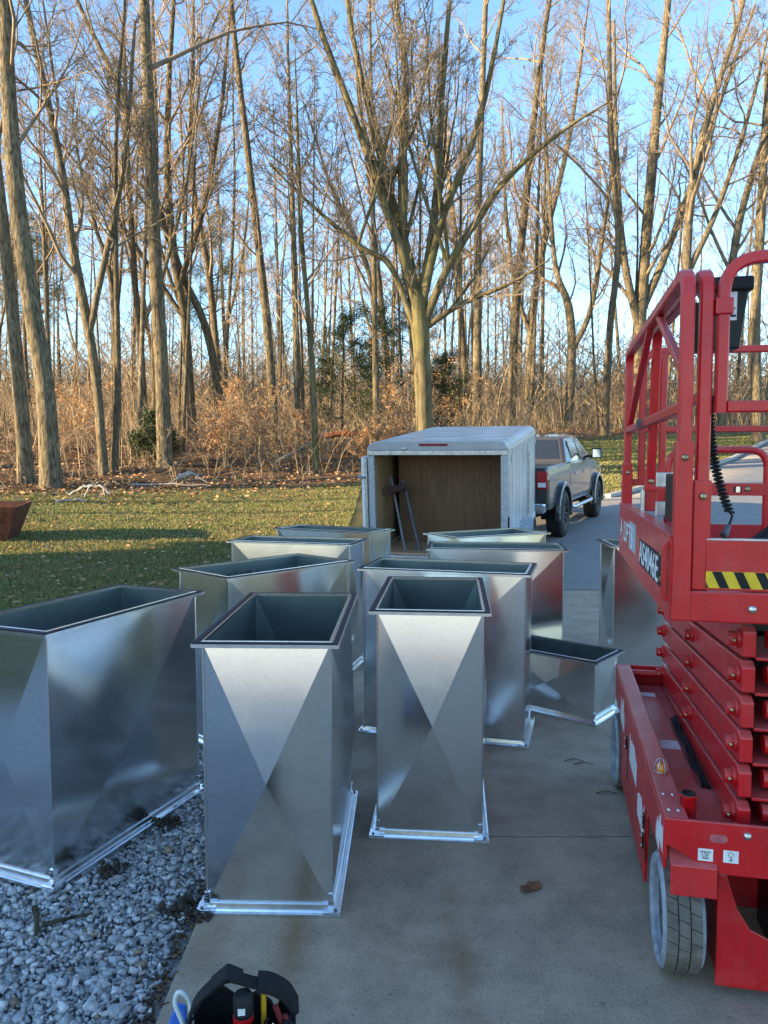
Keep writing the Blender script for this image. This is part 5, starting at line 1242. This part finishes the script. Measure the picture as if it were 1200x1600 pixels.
    # the wood that goes on to the left of the lawn, between the yard and the low sun
    for i in range(15):
        for _ in range(50):
            x, y = r2.uniform(-60, -17), r2.uniform(12, 34)
            if forest(x, y) < -12 or x > -.66 * y - 3.5 or y < 8.5: continue
            break
        c = copy_tree(protos[int(r2.choice([0, 1, 3, 4]))]); c['label'] = 'bare tree of the wood to the left of the lawn'; c['group'] = 'trees left of the lawn'; c.location = (x, y, float(hgt(x, y)) - .15); c.rotation_euler = (0, 0, r2.uniform(0, 6.28))
build_trees()

# ------------------------------------------------------------------ undergrowth
def leaf_quads(P, size, rng, aspect=.55, flat=0.):
    n = len(P); Rm = rand_rot(n, rng)
    if flat: 
        nz = np.abs(rng.normal(scale=flat, size=n)); 
    q = np.array([(-.5, 0, 0), (0, -aspect / 2, .06), (.5, 0, 0), (0, aspect / 2, .06)])
    v = np.repeat(q[None], n, 0) * size[:, None, None]
    if flat:
        yaw = rng.uniform(0, 6.28, n); tx = rng.normal(scale=flat, size=n); c, s = np.cos(yaw), np.sin(yaw)
        Rm = np.zeros((n, 3, 3)); Rm[:, 0, 0] = c; Rm[:, 0, 1] = -s; Rm[:, 1, 0] = s; Rm[:, 1, 1] = c; Rm[:, 2, 2] = 1
        R2 = np.zeros((n, 3, 3)); R2[:, 0, 0] = 1; R2[:, 1, 1] = np.cos(tx); R2[:, 1, 2] = -np.sin(tx); R2[:, 2, 1] = np.sin(tx); R2[:, 2, 2] = np.cos(tx); Rm = Rm @ R2
    v = np.einsum('nij,nvj->nvi', Rm, v) + P[:, None]
    i = np.arange(n)[:, None] * 4
    return v.reshape(-1, 3), np.concatenate([np.concatenate([i, i + 1, i + 2], 1), np.concatenate([i, i + 2, i + 3], 1)])
def undergrowth():
    rng = np.random.default_rng(31)
    # leaf litter on the forest floor
    n = 60000; y = 19 + rng.random(n) ** 1.4 * 32; x = rng.uniform(-.60, .60, n) * y
    fo = forest(x, y); k = (fo > -7) & (rng.random(n) < np.clip(np.where(fo > -1.2, .30 + (fo + 1.2) / 2.5, .30 * np.exp((fo + 1.2) / 1.9)), 0, 1)) & ~on_drive(x, y, -.3); x, y = x[k], y[k]
    z = hgt(x, y); fo = forest(x, y); ro = np.clip(fo / 3, 0, 1); z = z + ro * (.12 * np.sin(x * 1.3 + y * .7) * np.sin(y * 1.1 - x * .4) + .05 * np.sin(x * 3.1) * np.sin(y * 2.7))
    V, F = leaf_quads(np.stack([x, y, z + rng.uniform(.0, .06, len(x))], 1), rng.uniform(.07, .17, len(x)), rng, .6, .5)
    props(link(bpy.data.objects.new('leaf_litter', np_mesh('leaf_litter', V, F, M['litter_leaf']))), kind='stuff')
    # leaves blown on to the lawn
    n = 5000; y = 9 + rng.random(n) * 18; x = rng.uniform(-.6, .1, n) * y; k = (forest(x, y) < 0) & ~on_drive(x, y, -.2) & (x < -1); x, y = x[k], y[k]
    V, F = leaf_quads(np.stack([x, y, hgt(x, y) + .02], 1), rng.uniform(.05, .11, len(x)), rng, .6, .4)
    props(link(bpy.data.objects.new('blown_leaves', np_mesh('blown_leaves', V, F, M['litter_leaf']))), kind='stuff')
    # low brush: thin arching shoots
    def brush(n, y0, y1, hlo, hhi, name, mat, power=1.0, r=.006, off=.3, kids=4):
        y = y0 + rng.random(n) ** power * (y1 - y0); x = rng.uniform(-.66, .66, n) * y
        fo = forest(x, y); k = (fo > off) & ~on_drive(x, y, -.5); x, y = x[k], y[k]
        cl = np.sin(x * .9) * np.sin(y * .8 + 1) + rng.normal(scale=.6, size=len(x)); k = cl > -.35; x, y = x[k], y[k]; m = len(x)
        h = rng.uniform(hlo, hhi, m) * rng.uniform(.4, 1, m); P = np.zeros((m, 4, 3)); a = rng.uniform(0, 6.28, m); le = rng.uniform(.1, 1.0, m) * h
        for j in range(4):
            s = j / 3; P[:, j, 0] = x + np.cos(a) * le * s ** 1.6; P[:, j, 1] = y + np.sin(a) * le * s ** 1.6; P[:, j, 2] = hgt(x, y) - .05 + h * (s - .22 * s * s) + rng.normal(scale=.03, size=m)
        rr = (r + .004 * h)[:, None] * np.linspace(1, .3, 4)[None]
        p2, r2 = grow(P, rr, kids, .25, 1., .8, .45, .15, 3, rng, .7, .003, .25, .0035)
        V, F = join([tubes(P, rr, 3), tubes(p2, r2, 3)])
        props(link(bpy.data.objects.new(name, np_mesh(name, V, F, M[mat], True))), kind='stuff')
    brush(4200, 20, 50, .4, 1.5, 'low_brush', 'twig_pale', .8)
    brush(6500, 27, 75, 1.0, 4.0, 'thicket', 'twig_pale', .9, .005, 2.2, 7)
    brush(7500, 48, 120, 3, 8, 'far_thicket', 'twig_pale', 1., .016, 4)
    brush(9500, 60, 150, 6, 15, 'far_wood', 'twig', 1., .020, 8, 6)
    # beech saplings that kept their tan leaves
    bs = [(-6.0, 29.0, 2.6, 'tan leaved sapling thicket right of the tall straight trunk'), (-4.9, 30.2, 3.6, 'largest tan leaved sapling, orange in the sun, before the twiggy trunk'), (-3.4, 31.5, 2.4, 'low tan leaved sapling behind the slender lone trunk'),
          (.2, 31.0, 3.4, 'tan leaved sapling just left of the trailer roof'), (-.6, 29.6, 1.8, 'low tan leaved sapling at the trailer roof corner'), (1.2, 34.5, 5.4, 'tall tan leaved sapling beside the mossy trunk'), (-7.3, 33.5, 3.4, 'tan leaved sapling between the tall straight and the twiggy trunk'),
          (3.9, 38.0, 4.2, 'tan leaved sapling behind the trailer roof'), (14.5, 47.0, 4.0, 'tan leaved sapling left of the lift rails deep behind'), (-12.4, 32, 3.0, 'tan leaved sapling at the far left behind the thick trunks')]
    for x, y, h_, lab in bs:
        z = float(hgt(x, y)); t = empty('beech_sapling', (x, y, z - .05), lab, 'sapling', 0, 'tan leaved saplings')
        st = []; 
        for j in range(4):
            a = rng.uniform(0, 6.28); d = rng.uniform(.1, .35) * h_
            st.append((smooth_path([(0, 0, 0, .03), (d * .3 * math.cos(a), d * .3 * math.sin(a), h_ * .4, .022), (d * math.cos(a), d * math.sin(a), h_ * rng.uniform(.75, 1), .008)], 8)))
        V, F = join([tubes(s[None, :, :3], s[None, :, 3], 5) for s in st]); link(bpy.data.objects.new('trunk', np_mesh('trunk', V, F, M['twig_pale'], True)), t)
        P = np.stack([s[:, :3] for s in st]); Rr = np.stack([s[:, 3] for s in st])
        l1, r1 = grow(P, Rr, 10, .15, 1., 1.1, .45, .1, 5, rng, .5, .004, .12, .005); l2, r2 = grow(l1, r1, 6, .15, 1, .8, .4, 0., 3, rng, .6, .003, .15, .003)
        V, F = join([tubes(l1, r1, 3), tubes(l2, r2, 3)]); link(bpy.data.objects.new('crown', np_mesh('crown', V, F, M['twig_pale'], True)), t)
        pts = l2[:, 1:].reshape(-1, 3); pts = np.repeat(pts, 4, 0); pts = pts[rng.random(len(pts)) < .8]; pts = pts + rng.normal(scale=.06, size=pts.shape)
        V, F = leaf_quads(pts, rng.uniform(.07, .13, len(pts)), rng, .55); o = link(bpy.data.objects.new('leaves', np_mesh('leaves', V, F, M['beech_leaf'])), t); o['kind'] = 'stuff'
    # evergreen shrubs and pines
    ev = [(-2.0, 36.6, 6.0, 2.7, 'dark evergreen shrub behind the slender lone trunk'), (-.5, 39.5, 6.8, 2.8, 'tallest evergreen shrub, left of the trailer'), (2.9, 38.0, 4.2, 2.0, 'evergreen shrub right behind the mossy trunk'), (-9.2, 30.8, 1.8, 1.1, 'low evergreen bush behind the thickest left trunks')]
    for x, y, h_, w_, lab in ev:
        z = float(hgt(x, y)); t = empty('evergreen_shrub', (x, y, z - .05), lab, 'shrub', 0, 'evergreen shrubs in the wood')
        s = smooth_path([(0, 0, 0, .07), (.05, .03, h_ * .5, .05), (.08, 0, h_, .01)], 10); V, F = tubes(s[None, :, :3], s[None, :, 3], 7); link(bpy.data.objects.new('trunk', np_mesh('trunk', V, F, M['bark_brown'], True)), t)
        l1, r1 = grow(s[None, :, :3], s[None, :, 3], 44, .08, 1., 1.15, w_ / h_ * .9, .1, 6, rng, .5, .006, .12, .008); l2, r2 = grow(l1, r1, 6, .2, 1, .8, .35, 0., 3, rng, .6, .003, .15, .004)
        V, F = join([tubes(l1, r1, 4), tubes(l2, r2, 3)]); link(bpy.data.objects.new('crown', np_mesh('crown', V, F, M['twig'], True)), t)
        pts = np.concatenate([l2[:, 1:].reshape(-1, 3), l1[:, 2:].reshape(-1, 3)]); pts = np.repeat(pts, 24, 0); pts = pts + rng.normal(scale=.10, size=pts.shape)
        V, F = leaf_quads(pts, rng.uniform(.05, .11, len(pts)), rng, .45); o = link(bpy.data.objects.new('foliage', np_mesh('foliage', V, F, M['green_leaf'])), t); o['kind'] = 'stuff'
    pn = [(-27.5, 62, 15.5, 'pine crown showing at the far left behind the bare trunks'), (-14.6, 66, 17, 'pine behind the dark forked trunk'), (-33, 70, 18, 'tallest pine deep at the left edge of the wood'), (2.5, 72, 14, 'pine deep in the wood behind the mossy tree')]
    for x, y, h_, lab in pn:
        z = float(hgt(x, y)); t = empty('pine_tree', (x, y, z - .1), lab, 'tree', 0, 'pines deep in the wood')
        s = smooth_path([(0, 0, 0, .22), (.1, 0, h_ * .5, .16), (.05, .1, h_, .03)], 12); V, F = tubes(s[None, :, :3], s[None, :, 3], 8); link(bpy.data.objects.new('trunk', np_mesh('trunk', V, F, M['bark_brown'], True)), t)
        l1, r1 = grow(s[None, :, :3], s[None, :, 3], 34, .5, 1., 1.3, .22, .25, 6, rng, .5, .012, .1, .02); l2, r2 = grow(l1, r1, 6, .35, 1, .8, .35, .2, 3, rng, .6, .008, .15, .01)
        V, F = join([tubes(l1, r1, 4), tubes(l2, r2, 3)]); link(bpy.data.objects.new('crown', np_mesh('crown', V, F, M['bark_brown'], True)), t)
        pts = np.repeat(l2[:, 1:].reshape(-1, 3), 22, 0); pts = pts + rng.normal(scale=.2, size=pts.shape); V, F = leaf_quads(pts, rng.uniform(.16, .32, len(pts)), rng, .16); o = link(bpy.data.objects.new('needles', np_mesh('needles', V, F, M['needle'])), t); o['kind'] = 'stuff'
undergrowth()
def make_grass():
    rng = np.random.default_rng(41)
    n = 330000; y = 5.3 + rng.random(n) ** 1.15 * 20; x = rng.uniform(-.60, -.0, n) * y
    lit = forest(x, y); k = (lit < .4) & ~on_drive(x, y, -.03) & (x < -.75) & ~((x > -5.02) & (y < 5.65)); x, y, lit = x[k], y[k], lit[k]
    cl = np.sin(x * 2.3 + 1.7 * np.sin(y * .9)) * np.sin(y * 2.9 + x) + rng.normal(scale=.5, size=len(x)); k = (cl > -.45) & (rng.random(len(x)) < np.clip(1.1 - (lit + 2.5) / 3, .05, 1)); x, y = x[k], y[k]
    # right hand lawn beyond the far drive
    m = 60000; y2 = 22 + rng.random(m) * 22; x2 = rng.uniform(.25, .60, m) * y2; k = (forest(x2, y2) < .3) & ~on_drive(x2, y2, -.25); s2 = np.full(k.sum(), 1.7)
    sc = np.concatenate([np.ones(len(x)), s2]); x = np.concatenate([x, x2[k]]); y = np.concatenate([y, y2[k]])
    n = len(x); h = rng.uniform(.025, .065, n) * sc; a = rng.uniform(0, 6.28, n); w = rng.uniform(.003, .006, n) * (1 + y / 14) * sc; le = rng.uniform(.2, 1.0, n) * h
    z = hgt(x, y) - .016; b = rng.uniform(0, 6.28, n)
    p0 = np.stack([x - np.cos(a) * w, y - np.sin(a) * w, z], 1); p1 = np.stack([x + np.cos(a) * w, y + np.sin(a) * w, z], 1); p2 = np.stack([x + np.cos(b) * le, y + np.sin(b) * le, z + h], 1)
    V = np.stack([p0, p1, p2], 1).reshape(-1, 3); F = np.arange(3 * n).reshape(-1, 3)
    props(link(bpy.data.objects.new('grass', np_mesh('grass', V, F, M['grass']))), kind='stuff')
make_grass()
